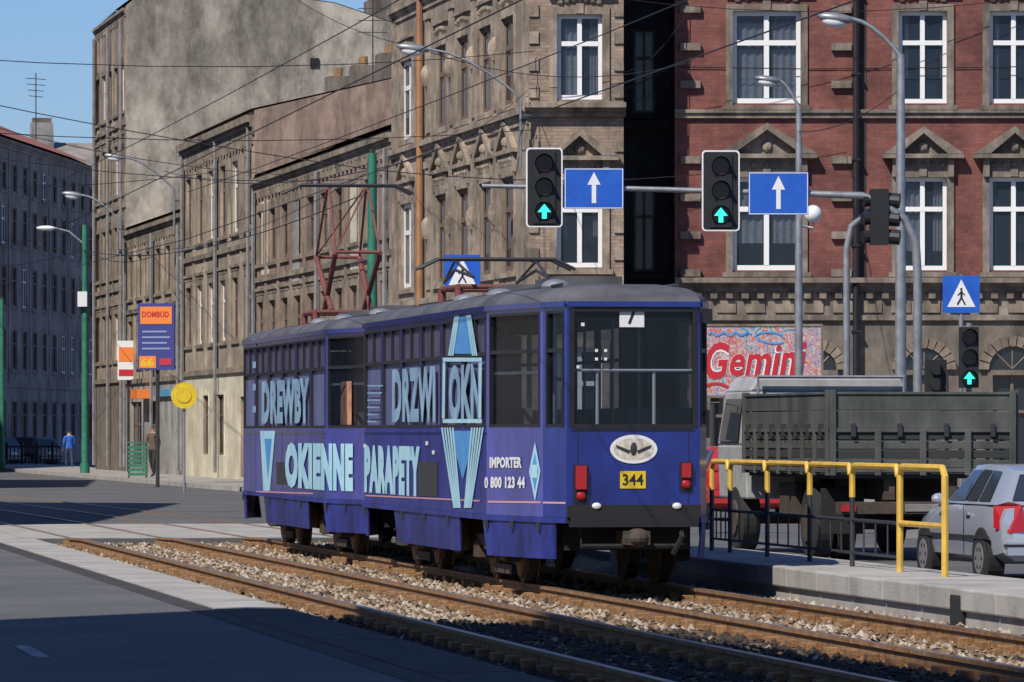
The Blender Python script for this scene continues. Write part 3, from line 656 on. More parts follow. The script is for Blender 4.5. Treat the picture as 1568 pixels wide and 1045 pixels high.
    if ci==0:
        u,z=rp(970,688); dt.face([FRr.P(u+.25*math.cos(t),z+.15*math.sin(t),.012) for t in [2*math.pi*k/28 for k in range(28)]],mSignW)
        dt.face([FRr.P(u+.215*math.cos(t),z+.115*math.sin(t),.014) for t in [2*math.pi*k/28 for k in range(28)]],M('logo_buff',(.45,.40,.30),.5,c2=(.7,.68,.6),scale=18))
        for a in (-1,1): dt.face([FRr.P(u+a*.03,z-.015,.016),FRr.P(u+a*.19,z+.045,.016),FRr.P(u+a*.18,z+.01,.016),FRr.P(u+a*.05,z-.05,.016)],mMetalD)
        dt.ell(FRr.P(u,z,.012),.04,.01,.075,mMetalD,10,6)
        u,z=rp(969,735); FRr.box(dt,u-.135,u+.135,z-.09,z+.09,0,.012,mYelS); dt.text('344',lambda a,b2:FRr.P(u-.11+.22*a,z-.06+.12*b2,.0135),mBlack,.02)
        u7,z7=rp(968,485); FRr.box(dt,u7-.13,u7+.13,z7-.11,z7+.11,-.028,-.015,mSignW); dt.text('7',lambda a,b2:FRr.P(u7-.05+.10*a,z7-.085+.17*b2,-.0135),mBlack,.03)
        for x,y,s_ in ((915,470,.05),(893,497,.035),(914,537,.03),(928,537,.03),(914,550,.03),(928,550,.03),(885,562,.03)):
            u,z=rp(x,y); FRr.box(dt,u-s_/2,u+s_/2,z-s_/2,z+s_/2,-.028,-.022,mSignW)
        for x0,y0,y1,wd in ((889,712,770,.15),(1050,708,752,.13)):
            u,_=rp(x0,700); za=rp(x0,y1)[1]; zb=rp(x0,y0)[1]
            FRr.box(dt,u-wd/2,u+wd/2,za,zb,0,.02,mBlack); FRr.box(dt,u-wd/2+.015,u+wd/2-.02,za+.14,zb-.01,.02,.065,mRedL); dt.ell(FRr.P(u,za+.07,.03),.05,.03,.05,mRedL,12,8)
        for x in (912,1035):
            u,z=rp(x,775); dt.ell(FRr.P(u,z,.065),.05,.02,.035,mSignW,10,6)
        dt.tube([FRr.P(1.40,2.98,.0),FRr.P(1.46,2.95,.12)],.018,mBlack); FRr.box(dt,1.42,1.52,2.82,2.97,.08,.12,mBlack)
        FRr.box(dt,.05,1.36,1.695,1.705,0,.006,mBlack)
        for x in (.12,1.29): FRr.box(dt,x-.003,x+.003,.94,1.69,0,.004,mBlack)
    dt.box(-.12,.12,-.32,.4,.52,.66,mChas); dt.ell((0,-.25,.59),.14,.12,.1,mChas)
    dt.tube([(.5,.05,.75),(.5,-.1,.6),(.42,-.02,.42)],.03,mBlackM,6)
    dt.tube([(-.55,.03,.74),(-.55,.0,.5),(.55,.0,.5),(.55,.03,.74)],.028,mBlackM,6)
    dt.box(-.68,.68,.4,END-.5,.45,.79,mBlackM); dt.box(-.95,.95,5.2,8.2,.35,.75,mChas)
    def planx(y):
        for i in (1,2,3,4):
            a,b2=plan[i],plan[i+1]
            if b2[1]<=y<=a[1]: t=(y-b2[1])/(a[1]-b2[1]); return b2[0]+(a[0]-b2[0])*t
        return -.75
    sk=MB()
    for yb,ya,zb in ((.25,2.55,.36),(4.2,9.6,.36),(12.0,13.2,.38)):
        n=8
        for sg in (1,-1):
            for k in range(n):
                y0=ya+(yb-ya)*k/n;y1=ya+(yb-ya)*(k+1)/n; xa=planx(y0)*sg;xb=planx(y1)*sg
                ins=.22 if k==0 else 0; ine=.12 if k==n-1 else 0
                q=[(xa+.02*sg,y0-ins,zb),(xb+.02*sg,y1+ine,zb),(xb,y1,.77),(xa,y0,.77)]
                q2=[(p[0]+.02*sg,p[1],p[2]) for p in q]
                sk.mesh(q+q2,[(0,1,2,3),(7,6,5,4),(0,4,5,1),(1,5,6,2),(2,6,7,3),(3,7,4,0)],mTramSk)
            for k in (.15,.5,.85):
                yy=ya+(yb-ya)*k; xx=planx(yy)*sg; sk.box(min(xx-.03*sg,xx),max(xx-.03*sg,xx),yy-.03,yy+.03,.66,.74,mMetalD)
    sk.build('skirts',tram,weld=True)
    bg=MB()
    for y0,y1 in ((2.35,4.25),(8.6,10.5)):
        for y in (y0,y1):
            for sg in (-1,1):
                bg.tube([(sg*.66,y,.385),(sg*.79,y,.385)],.33,mChas,24); bg.tube([(sg*.79,y,.385),(sg*.82,y,.385)],.27,mRust,20); bg.tube([(sg*.8,y,.385),(sg*1.0,y,.385)],.10,mChas,12)
                bg.tube([(sg*.645,y,.385),(sg*.665,y,.385)],.355,mRust,24); bg.box(sg*.93-.08,sg*.93+.08,y-.22,y+.22,.30,.48,mChas)
        for sg in(-1,1):
            bg.box(sg*.93-.06,sg*.93+.06,y0-.3,y1+.3,.44,.56,mChas)
            for k in (.35,.65): bg.tube([(sg*.93,y0+(y1-y0)*k,.4),(sg*.93,y0+(y1-y0)*k,.7)],.09,mMetalD,10)
            bg.box(sg*.8-.05,sg*.8+.05,(y0+y1)/2-.6,(y0+y1)/2+.6,.14,.24,mChas)
            bg.tube([(sg*.85,y0-.45,.8),(sg*.78,y0-.45,.2)],.03,mChas,6)
    bg.build('bogies',tram)
    def adtext(t,x0,x1,z0,z1,m_,o=.010,bold=.05):
        ad.text(t,lambda a,b2:loc(x0+(x1-x0)*a,0,o,z0+(z1-z0)*b2),m_,bold)
    def adpoly(pl_,m_,o=.007): ad.face([loc(x,y,o) for x,y in pl_],m_)
    def bar(x0,y0,x1,y1,w_,m_,o=.011): adpoly([(x0-w_,y0),(x0+w_,y0),(x1+w_,y1),(x1-w_,y1)],m_,o)
    if ci==1:
        adtext('OKIENNE',438,542,.90,1.54,mCyan,.014,.075); adtext('DREWBY',402,474,1.80,2.42,mCyanP,.012,.06)
        adpoly([(399,660),(422,660),(414,752),(404,752)],mCyan); adpoly([(406,672),(417,672),(411,735)],mCyanD,.009)
        adpoly([(424,708),(440,708),(440,742),(424,742)],mMetalD,.006)
        for k in range(4): adpoly([(388,520+k*34),(393,520+k*34),(393,530+k*34),(388,530+k*34)],mCyanP,.012)
    else:
        adtext('PARAPETY',559,644,.93,1.52,mCyan,.010,.075); adtext('DRZWI',602,668,1.80,2.44,mCyanP,.012,.05); adtext('OKN',689,738,1.80,2.44,mCyanP,.013)
        for k in range(5): bar(678+k*4.2,655,697+k*2.2,778,1.3,mCyan); bar(741-k*4.2,655,722-k*2.2,778,1.3,mCyan,.0125)
        adpoly([(690,660),(729,660),(710,735)],mCyanD,.009)
        for k in range(3): bar(699+k*2.5,483,689+k*3,545,1.2,mCyan,.014); bar(722-k*2.5,483,732-k*3,545,1.2,mCyan,.0155)
        adpoly([(705,484),(716,484),(727,542),(694,542)],mCyanD,.009)
        adpoly([(680,548),(740,548),(740,554),(680,554)],mCyan,.016);adpoly([(680,642),(740,642),(740,648),(680,648)],mCyan,.016)
        for a,b2 in ((680,684),(736,740)): adpoly([(a,555),(b2,555),(b2-1,641),(a-1,641)],mCyan,.0165)
        adpoly([(641,707),(671,707),(671,760),(641,760)],mMetalD,.008)
        for k in range(6): adpoly([(564,590+k*11),(588-k*2,590+k*11),(588-k*2,592+k*11),(564,592+k*11)],mCyanP,.012)
        for x,y in ((560,680),(655,676),(665,690)): adpoly([(x-2,y),(x+2,y),(x+2,y+6),(x-2,y+6)],mSignW,.012)
        adpoly([(748,767),(829,768),(829,771),(748,770)],mPink); adpoly([(832,768.3),(867,769),(867,772),(832,771.3)],mPink)
        adpoly([(811,722),(820,768),(828.5,722),(820,677)],mCyan); adpoly([(814.5,722),(820,752),(825.5,722),(820,693)],mCyanD,.010)
        adpoly([(815.5,712),(815.5,732),(824.5,732),(824.5,712)],mCyan,.012)
        def t3(t,x0,x1,y0,y1): ad.text(t,lambda a,b2:loc(x0+(x1-x0)*a,y1+(y0-y1)*b2,.010),mSignW,.05)
        t3('IMPORTER',751,800,700,717); t3('0 800 123 44',743,805,730,748)
    adpoly([(560 if ci==0 else 392,758 if ci==0 else 752),(735 if ci==0 else 480,766 if ci==0 else 755),(735 if ci==0 else 480,768.3 if ci==0 else 757),(560 if ci==0 else 392,760 if ci==0 else 754)],mPink,.005)
    ad.build('advert_lettering',tram); dt.build('fittings',tram)
    rq=MB(); zr=ZT+.2
    for y in (2.6,3.6,6.0,7.0): rq.box(-.35,.35,y,y+.6,zr,zr+.16,mTramRoof)
    for x in (-.62,.62): rq.tube([(x,.8,zr+.02),(x,C_,zr+.02)],.02,mMetalD,6)
    for y in (1.6,5.4,8): rq.ell((-.55,y,zr+.02),.16,.22,.08,mMetal)
    yc=9.3
    for x in (-.55,.55):
        rq.tube([(x,yc-.75,zr+.2),(x,yc+.75,zr+.2)],.035,mPan)
        for y in(-.7,.7): rq.tube([(x,yc+y,zr-.02),(x,yc+y,zr+.2)],.05,mRoofRed)
    for y in(-.75,.75): rq.tube([(-.55,yc+y,zr+.2),(.55,yc+y,zr+.2)],.03,mPan)
    if ci==0:
        for x in(-.45,.45): rq.tube([(x,yc-1.2,zr+.3),(x*1.1,yc,zr+.42),(x,yc+1.2,zr+.3)],.02,mMetalD)
        ztp=zr+.55
        for x in(-.5,.5):
            for sgn in(-1,1): rq.tube([(x,yc+sgn*.1,ztp),(x*.9,yc-sgn*1.2,zr+.3)],.016,mMetalD)
    else:
        ztp=5.28
        for x in (-.36,.36):
            for sgn in (-1,1):
                rq.tube([(x*.8,yc+sgn*.45,zr+.22),(x*.9,yc-sgn*1.15,zr+1.05)],.04,mPan)
                rq.tube([(x*.9,yc-sgn*1.15,zr+1.05),(x*.8,yc-sgn*.12,ztp-.05)],.018,mPan)
        for sgn in (-1,1): rq.tube([(-.33,yc+sgn*1.15,zr+1.05),(.33,yc+sgn*1.15,zr+1.05)],.025,mPan); rq.tube([(-.33,yc+sgn*1.15,zr+1.05),(.25,yc+sgn*.12,ztp-.05)],.012,mPan)
    for y in(-.16,.16): rq.tube([(-.95,yc+y,ztp-.12),(-.7,yc+y,ztp),(.7,yc+y,ztp),(.95,yc+y,ztp-.12)],.02,mMetalD)
    rq.build('roof_equipment_pantograph',tram,smooth=True)
tramcar(0); tramcar(1)
# ---------------------------------------------------------------- truck
YT=71; tk=root('flatbed_truck',(px(1270,YT),YT,0),math.radians(9.7)); t=MB()
Wd=2.48; Lb=5.2; zb0,zb1=1.22,2.2
t.box(.05,Wd-.05,.05,Lb-.05,zb0-.14,zb0-.03,mTruckD); t.box(.045,Wd-.045,.045,Lb-.045,zb0-.02,zb0+.03,mTruckD)
for (a,b2) in (((0,0),(Wd,0)),((0,Lb),(0,0)),((Wd,0),(Wd,Lb)),((Wd,Lb),(0,Lb))):
    F=Face(a,b2)
    for k in range(2): F.box(t,.0,F.L,1.73+k*.238,1.73+.225+k*.238,-.04,.0,mTruck)
    for k in range(4): F.box(t,.0,F.L,zb0+k*.122,zb0+.10+k*.122,-.04,.0,mTruckD if k%2 else mTruck)
    n=4 if F.L<3 else 7
    for k in range(n+1):
        u=.04+(F.L-.08)*k/n; F.box(t,u-.04,u+.04,zb0-.1,zb1-.48 if k not in(0,n) else zb1+.03,0,.045,mTruck)
    F.box(t,0,F.L,1.68,1.73,0,.03,mTruck); F.box(t,0,F.L,zb0-.06,zb0-.005,0,.03,mTruck); F.box(t,0,F.L,zb1-.03,zb1+.005,-.045,.02,mTruck)
    for k in range(n):
        u=F.L*(k+.5)/n; F.box(t,u-.03,u+.03,1.62,1.80,.0,.06,mMetalD)
t.box(.75,.9,.1,7,.8,1.08,mChas); t.box(1.58,1.73,.1,7,.8,1.08,mChas)
t.box(.1,Wd-.1,-.02,.08,.62,.78,mChas)
t.box(.15,.35,-.04,-.02,.65,.74,mRedL);t.box(Wd-.35,Wd-.15,-.04,-.02,.65,.74,mRedL); t.box(1.0,1.45,-.035,-.02,.65,.75,mConcD)
t.box(.2,.7,2.9,3.9,.55,1.0,mChas);t.box(1.8,2.3,2.9,3.7,.5,1.0,mMetalD)
for y in (1.5,6.1):
    for x0,x1 in ((.05,.33),(.36,.62),(Wd-.62,Wd-.36),(Wd-.33,Wd-.05)):
        if y>4 and x0 in(.36,Wd-.62): continue
        t.tube([(x0,y,.48),(x0+.03,y,.48),(x1-.03,y,.48),(x1,y,.48)],.48,mTyre,28,rs=[.43,.48,.48,.43])
    t.tube([(.02,y,.48),(.06,y,.48)],.25,mChas,16);t.tube([(Wd-.06,y,.48),(Wd-.02,y,.48)],.25,mChas,16); t.tube([(.1,y,.48),(Wd-.1,y,.48)],.09,mChas,10)
for x in(.05,Wd-.63): t.box(x,x+.58,.7,.73,.35,.95,mBlackM)
t.build('bed_and_chassis',tk,bevel=.006)
cb=MB(); y0,y1=Lb+.18,Lb+2.0
sec=[(.06,.75),(.03,1.5),(.10,2.25),(.22,2.44)]
for (xa_,za),(xb,zb_) in zip(sec[:-1],sec[1:]):
    yy=lambda z:(y1 if z<1.5 else y1-(z-1.5)*.3)
    cb.hexa([(xa_,y0,za),(Wd-xa_,y0,za),(Wd-xa_,yy(za),za),(xa_,yy(za),za),(xb,y0,zb_),(Wd-xb,y0,zb_),(Wd-xb,yy(zb_),zb_),(xb,yy(zb_),zb_)],mCab)
cb.build('cab_body',tk,bevel=.03)
cg=MB()
cg.face([(.45,y0-.012,1.62),(Wd-.45,y0-.012,1.62),(Wd-.5,y0-.012,2.15),(.5,y0-.012,2.15)],mCarG)
for sg,x in ((-1,.012),(1,Wd-.012)):
    cg.face([(x,y0+.35,1.55),(x,y1-.2,1.55),(x-sg*.06,y1-.4,2.15),(x-sg*.06,y0+.35,2.15)],mCarG)
cg.tube([(.03,y1-.15,2.1),(-.2,y1-.05,2.1),(-.2,y1-.05,1.5)],.012,mBlack,6); cg.box(-.3,-.1,y1-.1,y1-.06,1.6,2.0,mBlack)
cg.tube([(.2,Lb+.06,1.2),(.2,Lb+.06,2.45),(Wd-.2,Lb+.06,2.45),(Wd-.2,Lb+.06,1.2)],.03,mMetal,6)
cg.build('cab_windows_and_mirrors',tk)
# ---------------------------------------------------------------- cars
def car(name,loc,rz,paint,zs=1.0):
    e=root(name,loc,rz); e.scale=(1,1,zs); b=MB()
    st=[(0,.66,.34,.74),(.05,.78,.27,.90),(.25,.82,.24,.95),(.75,.84,.22,.96),(1.5,.85,.22,.95),(2.5,.85,.22,.93),(3.1,.84,.22,.86),(3.6,.80,.24,.76),(3.82,.70,.28,.66),(3.88,.58,.34,.58)]
    def sec(y,hw,zb,zt):
        half=[(hw*.80,zb),(hw*.97,zb+.10),(hw,zb+.30),(hw*.985,zt-.16),(hw*.92,zt-.03),(hw*.80,zt)]
        return [(x,y,z) for x,z in half]+[(-x,y,z) for x,z in reversed(half)]
    S=[sec(*q) for q in st]; n=12
    for a,c in zip(S[:-1],S[1:]):
        for k in range(n): b.face([a[k],c[k],c[(k+1)%n],a[(k+1)%n]],paint)
    b.face(S[0],paint);b.face(S[-1][::-1],paint)
    base=[(.12,.74),(.45,.79),(1.5,.80),(2.35,.78),(2.85,.66)]; top=[(.34,.54),(.55,.58),(1.2,.60),(1.75,.585),(2.05,.52)]; zt=[1.335,1.385,1.41,1.39,1.35]
    Lp=[(-w,y,.93) for y,w in base];Rp=[(w,y,.93) for y,w in base]; Lt=[(-w,y,z) for (y,w),z in zip(top,zt)];Rt=[(w,y,z) for (y,w),z in zip(top,zt)]
    for k in range(4):
        b.face([Lp[k],Lt[k],Lt[k+1],Lp[k+1]],paint);b.face([Rp[k],Rp[k+1],Rt[k+1],Rt[k]],paint); b.face([Lt[k],Rt[k],Rt[k+1],Lt[k+1]],paint)
    b.face([Lp[0],Rp[0],Rt[0],Lt[0]],paint);b.face([Lp[4],Lt[4],Rt[4],Rp[4]],paint)
    b.build('body',e,smooth=True,ang=40)
    g_=MB()
    def lerp(a,c,t_): return Vector(a)*(1-t_)+Vector(c)*t_
    def panel(q,o,m0=mCarG): g_.face([Vector(p)+Vector(o) for p in q],m0)
    def sidep(sg,ya0,ya1,yb0,yb1):
        def pt_(y,lv):
            for k in range(4):
                b0,b1=base[k],base[k+1]
                if b0[0]<=y<=b1[0]:
                    tt=(y-b0[0])/(b1[0]-b0[0]); B=Vector((sg*(b0[1]*(1-tt)+b1[1]*tt),y,.93)); T=lerp((sg*top[k][1],top[k][0],zt[k]),(sg*top[k+1][1],top[k+1][0],zt[k+1]),tt); return B*(1-lv)+T*lv
        panel([pt_(ya0,.08),pt_(ya1,.08),pt_(yb1,.86),pt_(yb0,.86)],(sg*.012,0,.003))
    for sg in(-1,1):
        sidep(sg,.5,.98,.52,.98); sidep(sg,1.04,1.5,1.04,1.5); sidep(sg,1.56,2.34,1.56,2.2)
        g_.box(sg*.86-.01,sg*.86+.01,.3,3.3,.52,.56,mBlackM); g_.ell((sg*.88,2.35,.98),.09,.06,.07,paint,10,6)
        g_.box(sg*.855-.012,sg*.855+.012,1.15,1.3,.80,.83,paint); g_.box(sg*.852-.003,sg*.852+.003,1.38,1.388,.3,.9,mBlackM)
    q=[lerp(Lp[0],Lt[0],.12),lerp(Rp[0],Rt[0],.12),lerp(Rp[0],Rt[0],.88),lerp(Lp[0],Lt[0],.88)]
    panel([Vector((p.x*.88,p.y,p.z)) for p in q],(0,-.012,.006))
    q=[lerp(Lp[4],Lt[4],.06),lerp(Rp[4],Rt[4],.06),lerp(Rp[4],Rt[4],.92),lerp(Lp[4],Lt[4],.92)]; panel([Vector((p.x*.92,p.y,p.z)) for p in q],(0,.012,.006))
    for sg in(-1,1):
        qq=[(sg*.50,-.022,.62),(sg*.70,.0,.60),(sg*.84,.16,.66),(sg*.83,.20,.92),(sg*.70,.05,.97),(sg*.56,.01,.93)]; qi=[(x*.9,y+.1,z) for x,y,z in qq]
        g_.mesh(qq+qi,[tuple(range(6)),tuple(range(11,5,-1))]+[(k,(k+1)%6,6+(k+1)%6,6+k) for k in range(6)],mRedL)
        g_.box(sg*.62-.08,sg*.62+.08,3.75,3.86,.52,.66,mSignW)
    g_.box(-.26,.26,-.03,-.005,.56,.68,mSignW); g_.box(-.74,.74,-.07,.05,.34,.50,paint); g_.box(-.76,.76,-.075,.03,.44,.47,mBlackM)
    for y in (.68,3.12):
        for sg in(-1,1):
            g_.tube([(sg*.66,y,.3),(sg*.845,y,.3),(sg*.853,y,.3)],.36,mBlackM,28,rs=[.36,.36,.34]); g_.tube([(sg*.66,y,.29),(sg*.84,y,.29),(sg*.862,y,.29)],.29,mTyre,28,rs=[.29,.29,.26])
            g_.tube([(sg*.85,y,.29),(sg*.868,y,.29)],.185,mRim,20)
            for k in range(6):
                a=k*math.pi/3; g_.ell((sg*.868,y+.12*math.cos(a),.29+.12*math.sin(a)),.006,.028,.028,mBlackM,8,4)
    g_.build('windows_lights_wheels',e)
    return e
car('parked_car',(6.2,60.9,0),math.radians(10.5),mSilver,.94)
car('red_car',(4.5,103,0),math.radians(9),mCarRed)
car('parked_car',(px(22,262),262,0),math.radians(60),mCarDark)
car('parked_car',(px(-30,264),264,0),math.radians(75),mCarGrey)
car('parked_car',(px(78,266),266,0),math.radians(50),mCarGrey)
# ---------------------------------------------------------------- gantry with signals
def sigarrow(F,mb,u,z,s_,o,m_):
    P=F.P
    mb.face([P(u-.17*s_,z-.5*s_,o),P(u+.17*s_,z-.5*s_,o),P(u+.17*s_,z+.05*s_,o),P(u-.17*s_,z+.05*s_,o)],m_)
    mb.face([P(u-.5*s_,z-.02*s_,o+.0005),P(u+.5*s_,z-.02*s_,o+.0005),P(u,z+.58*s_,o+.0005)],m_)
def signal(parent,name,X,Y,zc,h=1.28,w=.58,border=True):
    mb=MB(); F=Face((X-w/2,Y),(X+w/2,Y)); z0=zc-h/2
    if border:
        def rr(u0,u1,za,zb,r_,o,m_):
            pts=[]
            for cx,cz,a0 in ((u1-r_,za+r_,-90),(u1-r_,zb-r_,0),(u0+r_,zb-r_,90),(u0+r_,za+r_,180)):
                for k in range(5):
                    a=math.radians(a0+k*22.5); pts.append(F.P(cx+r_*math.cos(a),cz+r_*math.sin(a),o))
            mb.face(pts,m_); return pts
        a=rr(0,w,z0,z0+h,.06,0,mSigW); b2=[(p[0],p[1]+.02,p[2]) for p in a]; mb.face(b2[::-1],mBlack)
        for k in range(len(a)): mb.face([a[k],a[(k+1)%len(a)],b2[(k+1)%len(a)],b2[k]],mSigW)
        rr(.024,w-.024,z0+.024,z0+h-.024,.045,.004,mBlack)
    hw=.17*h/1.28*1.05
    F.box(mb,w/2-hw,w/2+hw,z0+.06,z0+h-.06,-.2,.03,mBlack)
    for k,m_ in ((0,mLensG),(1,mLensY),(2,mLensR)):
        z=z0+h*(.2+.3*k); r_=h*.105
        mb.tube([F.P(w/2,z,.03),F.P(w/2,z,.05)],r_,m_,20); n=14
        for i in range(n):
            a0=math.radians(-25+230*i/n);a1=math.radians(-25+230*(i+1)/n); R=r_*1.12
            e0=.05+.17*max(0,math.sin(a0)*.5+.5);e1=.05+.17*max(0,math.sin(a1)*.5+.5)
            mb.face([F.P(w/2+R*math.cos(a0),z+R*math.sin(a0),.03),F.P(w/2+R*math.cos(a1),z+R*math.sin(a1),.03),F.P(w/2+R*math.cos(a1),z+R*math.sin(a1),.03+e1),F.P(w/2+R*math.cos(a0),z+R*math.sin(a0),.03+e0)],mBlack)
        if k==0: sigarrow(F,mb,w/2,z-.01,h*.17,.056,mGreenL)
    mb.build(name,parent)
YG=87.0
gt=root('traffic_signal_gantry'); gm=MB(); xa=px(1405,YG)
arm=[(px(738,YG),YG,pz(285,YG)),(px(960,YG),YG,pz(289,YG)),(px(1240,YG),YG,pz(297,YG)),(px(1320,YG),YG,pz(300,YG)),(px(1352,YG),YG,pz(312,YG)),(px(1385,YG),YG,pz(335,YG)),(px(1402,YG),YG,pz(370,YG)),(xa,YG,pz(420,YG)),(xa,YG,0)]
gm.tube(arm,.07,mMetal,12,rs=[.035,.04,.05,.06,.065,.065,.07,.07,.075])
gm.tube([(px(1298,YG),YG+.3,0),(px(1298,YG),YG+.3,pz(380,YG)),(px(1306,YG),YG+.3,pz(345,YG)),(px(1330,YG),YG+.2,pz(325,YG)),(px(1350,YG),YG+.1,pz(318,YG))],.055,mMetal,12)
gm.box(xa-.2,xa+.2,YG-.2,YG+.2,0,.12,mConcD); gm.build('mast_and_arm',gt,smooth=True)
signal(gt,'signal_head',px(833.5,YG-.2),YG-.12,pz(287,YG-.2),1.26,.58)
signal(gt,'signal_head',px(1104,YG-.2),YG-.12,pz(292,YG-.2),1.28,.60)
sm=MB(); X=px(1345,YG); sm.box(X-.13,X+.16,YG-.1,YG+.25,pz(375,YG),pz(290,YG),mBlack)
for k in range(3): sm.tube([(X+.1,YG+.05,pz(362-k*28,YG)),(X+.34,YG+.0,pz(364-k*28,YG))],.12,mBlack,12); sm.tube([(X-.1,YG+.05,pz(362-k*28,YG)),(X-.25,YG+.0,pz(364-k*28,YG))],.10,mBlack,12)
sm.build('side_signal_head',gt)
def onewaysign(x0,x1,y0,y1):
    mb=MB(); Y=YG-.1; F=Face((px(x0,Y),Y),(px(x1,Y),Y)); z0,z1=pz(y1,Y),pz(y0,Y)
    F.box(mb,0,F.L,z0,z1,-.03,0,mSignB)
    for a in ((.01,F.L-.01,z0+.006,z0+.018),(.01,F.L-.01,z1-.018,z1-.006),(.01,.022,z0+.019,z1-.019),(F.L-.022,F.L-.01,z0+.019,z1-.019)): F.box(mb,*a,.0,.003,mSignW)
    u=F.L/2; zc=(z0+z1)/2; P=F.P
    mb.face([P(u-.035,z0+.09,.005),P(u+.035,z0+.09,.005),P(u+.035,zc+.1,.005),P(u-.035,zc+.1,.005)],mSignW)
    mb.face([P(u-.105,zc+.06,.006),P(u+.105,zc+.06,.006),P(u,z1-.06,.006)],mSignW)
    mb.build('one_way_sign',gt)
onewaysign(864,955,258,320); onewaysign(1146,1238,264,329)
def pedsign(mb,Xc,Y,zc,s_,tri=None):
    F=Face((Xc-s_/2,Y),(Xc+s_/2,Y)); P=F.P; c=s_/2
    F.box(mb,0,s_,zc-c,zc+c,-.02,0,mSignB)
    mb.face([P(s_*.12,zc-c*.68,.004),P(s_*.88,zc-c*.68,.004),P(c,zc+c*.8,.004)],tri or mSignW); k=s_
    mb.ell(P(c,zc+.14*k,.006),.035*k,.004,.035*k,mBlack,8,6)
    for a,b2,w_ in (((0,.10),(0,-.08),.03),((0,-.08),(-.11,-.27),.022),((0,-.08),(.10,-.27),.022),((0,.07),(-.10,-.03),.015),((0,.07),(.09,-.02),.015)):
        mb.tube([P(c+a[0]*k,zc+a[1]*k,.006),P(c+b2[0]*k,zc+b2[1]*k,.006)],w_*k,mBlack,5)
ps=root('pedestrian_crossing_sign'); mb=MB(); X=px(1472,YG); pedsign(mb,X,YG,pz(451,YG),.59); mb.tube([(X,YG+.05,0),(X,YG+.05,pz(420,YG))],.035,mMetal); mb.build('sign_and_post',ps)
ss=root('pedestrian_traffic_signal'); signal(ss,'signal_head',px(1484,YG-.3),YG-.3,pz(548,YG),1.08,.44,border=False)
mb=MB(); mb.tube([(px(1484,YG),YG-.0,0),(px(1484,YG),YG-.0,pz(495,YG))],.05,mMetal); mb.box(px(1476,YG),px(1492,YG),YG-.1,YG,pz(530,YG),pz(525,YG),mMetal)
X=px(1440,YG); mb.box(X-.17,X+.17,YG+.9,YG+1.1,pz(600,YG),pz(550,YG),mBlack); mb.tube([(X,YG+1,0),(X,YG+1,pz(600,YG))],.04,mMetal)
for k in(0,1): mb.tube([(X,YG+.9,pz(588-k*24,YG)),(X,YG+.75,pz(588-k*24,YG))],.1,mBlack,12)
mb.build('post',ss)
p2=root('pedestrian_crossing_sign'); mb=MB(); Y=100; pedsign(mb,px(708,Y),Y,pz(418,Y),.66); mb.tube([(px(708,Y),Y+.05,0),(px(708,Y),Y+.05,pz(398,Y))],.035,mMetal); mb.build('sign_and_post',p2)
# ---------------------------------------------------------------- street lamps
def lamp(X,Y,zp,hx,hz,r=.07,wall=False,hs_=1.0):
    e=root('street_lamp'); mb=MB(); dx=hx-X; dz=hz-zp; sg=1 if dx>0 else -1
    arm=[(X+dx*t,Y,zp+dz*(1-(1-t)**1.7)) for t in (.15,.35,.55,.75,1)]
    if wall:
        mb.tube([(X,Y,zp-1.6),(X,Y,zp)]+arm,r*.4,mMetal,8); mb.tube([(X,Y,zp-1.2),(X+.25,Y+.25,zp-1.2)],.03,mMetal,6); mb.tube([(X,Y,zp-.4),(X+.25,Y+.25,zp-.4)],.03,mMetal,6)
    else:
        mb.tube([(X,Y,0),(X,Y,zp*.5),(X,Y,zp)]+arm,r,mMetal,10,rs=[r*1.3,r*1.1,r*.8]+[r*.42]*5); mb.tube([(X,Y,0),(X,Y,.9)],r*1.9,mMetal,10)
    rot=Matrix.Rotation(math.radians(-8*sg),3,'Y')
    c=Vector((hx+sg*.22*hs_,Y,hz)); mb.ell(c,.32*hs_,.13,.09*hs_,mMetal,14,8,rot); mb.ell(c-Vector((-sg*.02,0,.05)),.22*hs_,.11,.11*hs_,mSignW,14,8,rot)
    mb.build('post_arm_and_head',e,smooth=True,ang=60); return e
Y=91.5; lamp(px(1379,Y),Y,pz(85,Y),px(1300,Y),pz(28,Y),.085)
Y=110; l2=lamp(px(1223,Y),Y,pz(165,Y),px(1190,Y),pz(122,Y),.075,hs_=.85)
mb=MB(); X=px(1223,Y); mb.tube([(X,Y,pz(345,Y)),(px(1245,Y),Y,pz(350,Y)),(px(1245,Y),Y,pz(342,Y))],.025,mMetal); mb.ell((px(1245,Y),Y,pz(328,Y)),.18,.18,.18,mSignW,16,12); mb.build('globe_lamp',l2,smooth=True,ang=60)
Y=YC-.4; lamp(px(797,Y),Y,pz(150,Y),px(650,Y),pz(74,Y),.075,wall=True,hs_=1.2)
q=F3.P(.4,0,.9); lamp(q[0],q[1],pz(290,q[1]),px(187,q[1]),pz(240,q[1]),.10,wall=True,hs_=1.2)
q=F4.P(1.0,0,1.0); lamp(q[0],q[1],pz(335,q[1]),px(122,q[1]),pz(298,q[1]),.10,wall=True,hs_=1.3)
def cpole(X,Y,z,r,extra=None):
    e=root('catenary_pole'); mb=MB(); mb.tube([(X,Y,0),(X,Y,z*.4),(X,Y,z)],r,mGreen,12,rs=[r*1.15,r*1.05,r*.9]); mb.tube([(X,Y,0),(X,Y,.5)],r*1.5,mGreen,12); mb.tube([(X,Y,z),(X,Y,z+.08)],r*.6,mMetalD,8)
    if extra: extra(mb)
    mb.build('pole',e,smooth=True)
YP1=45*K; cpole(px(570,YP1),YP1,pz(235,YP1),.095)
YP2=89*K
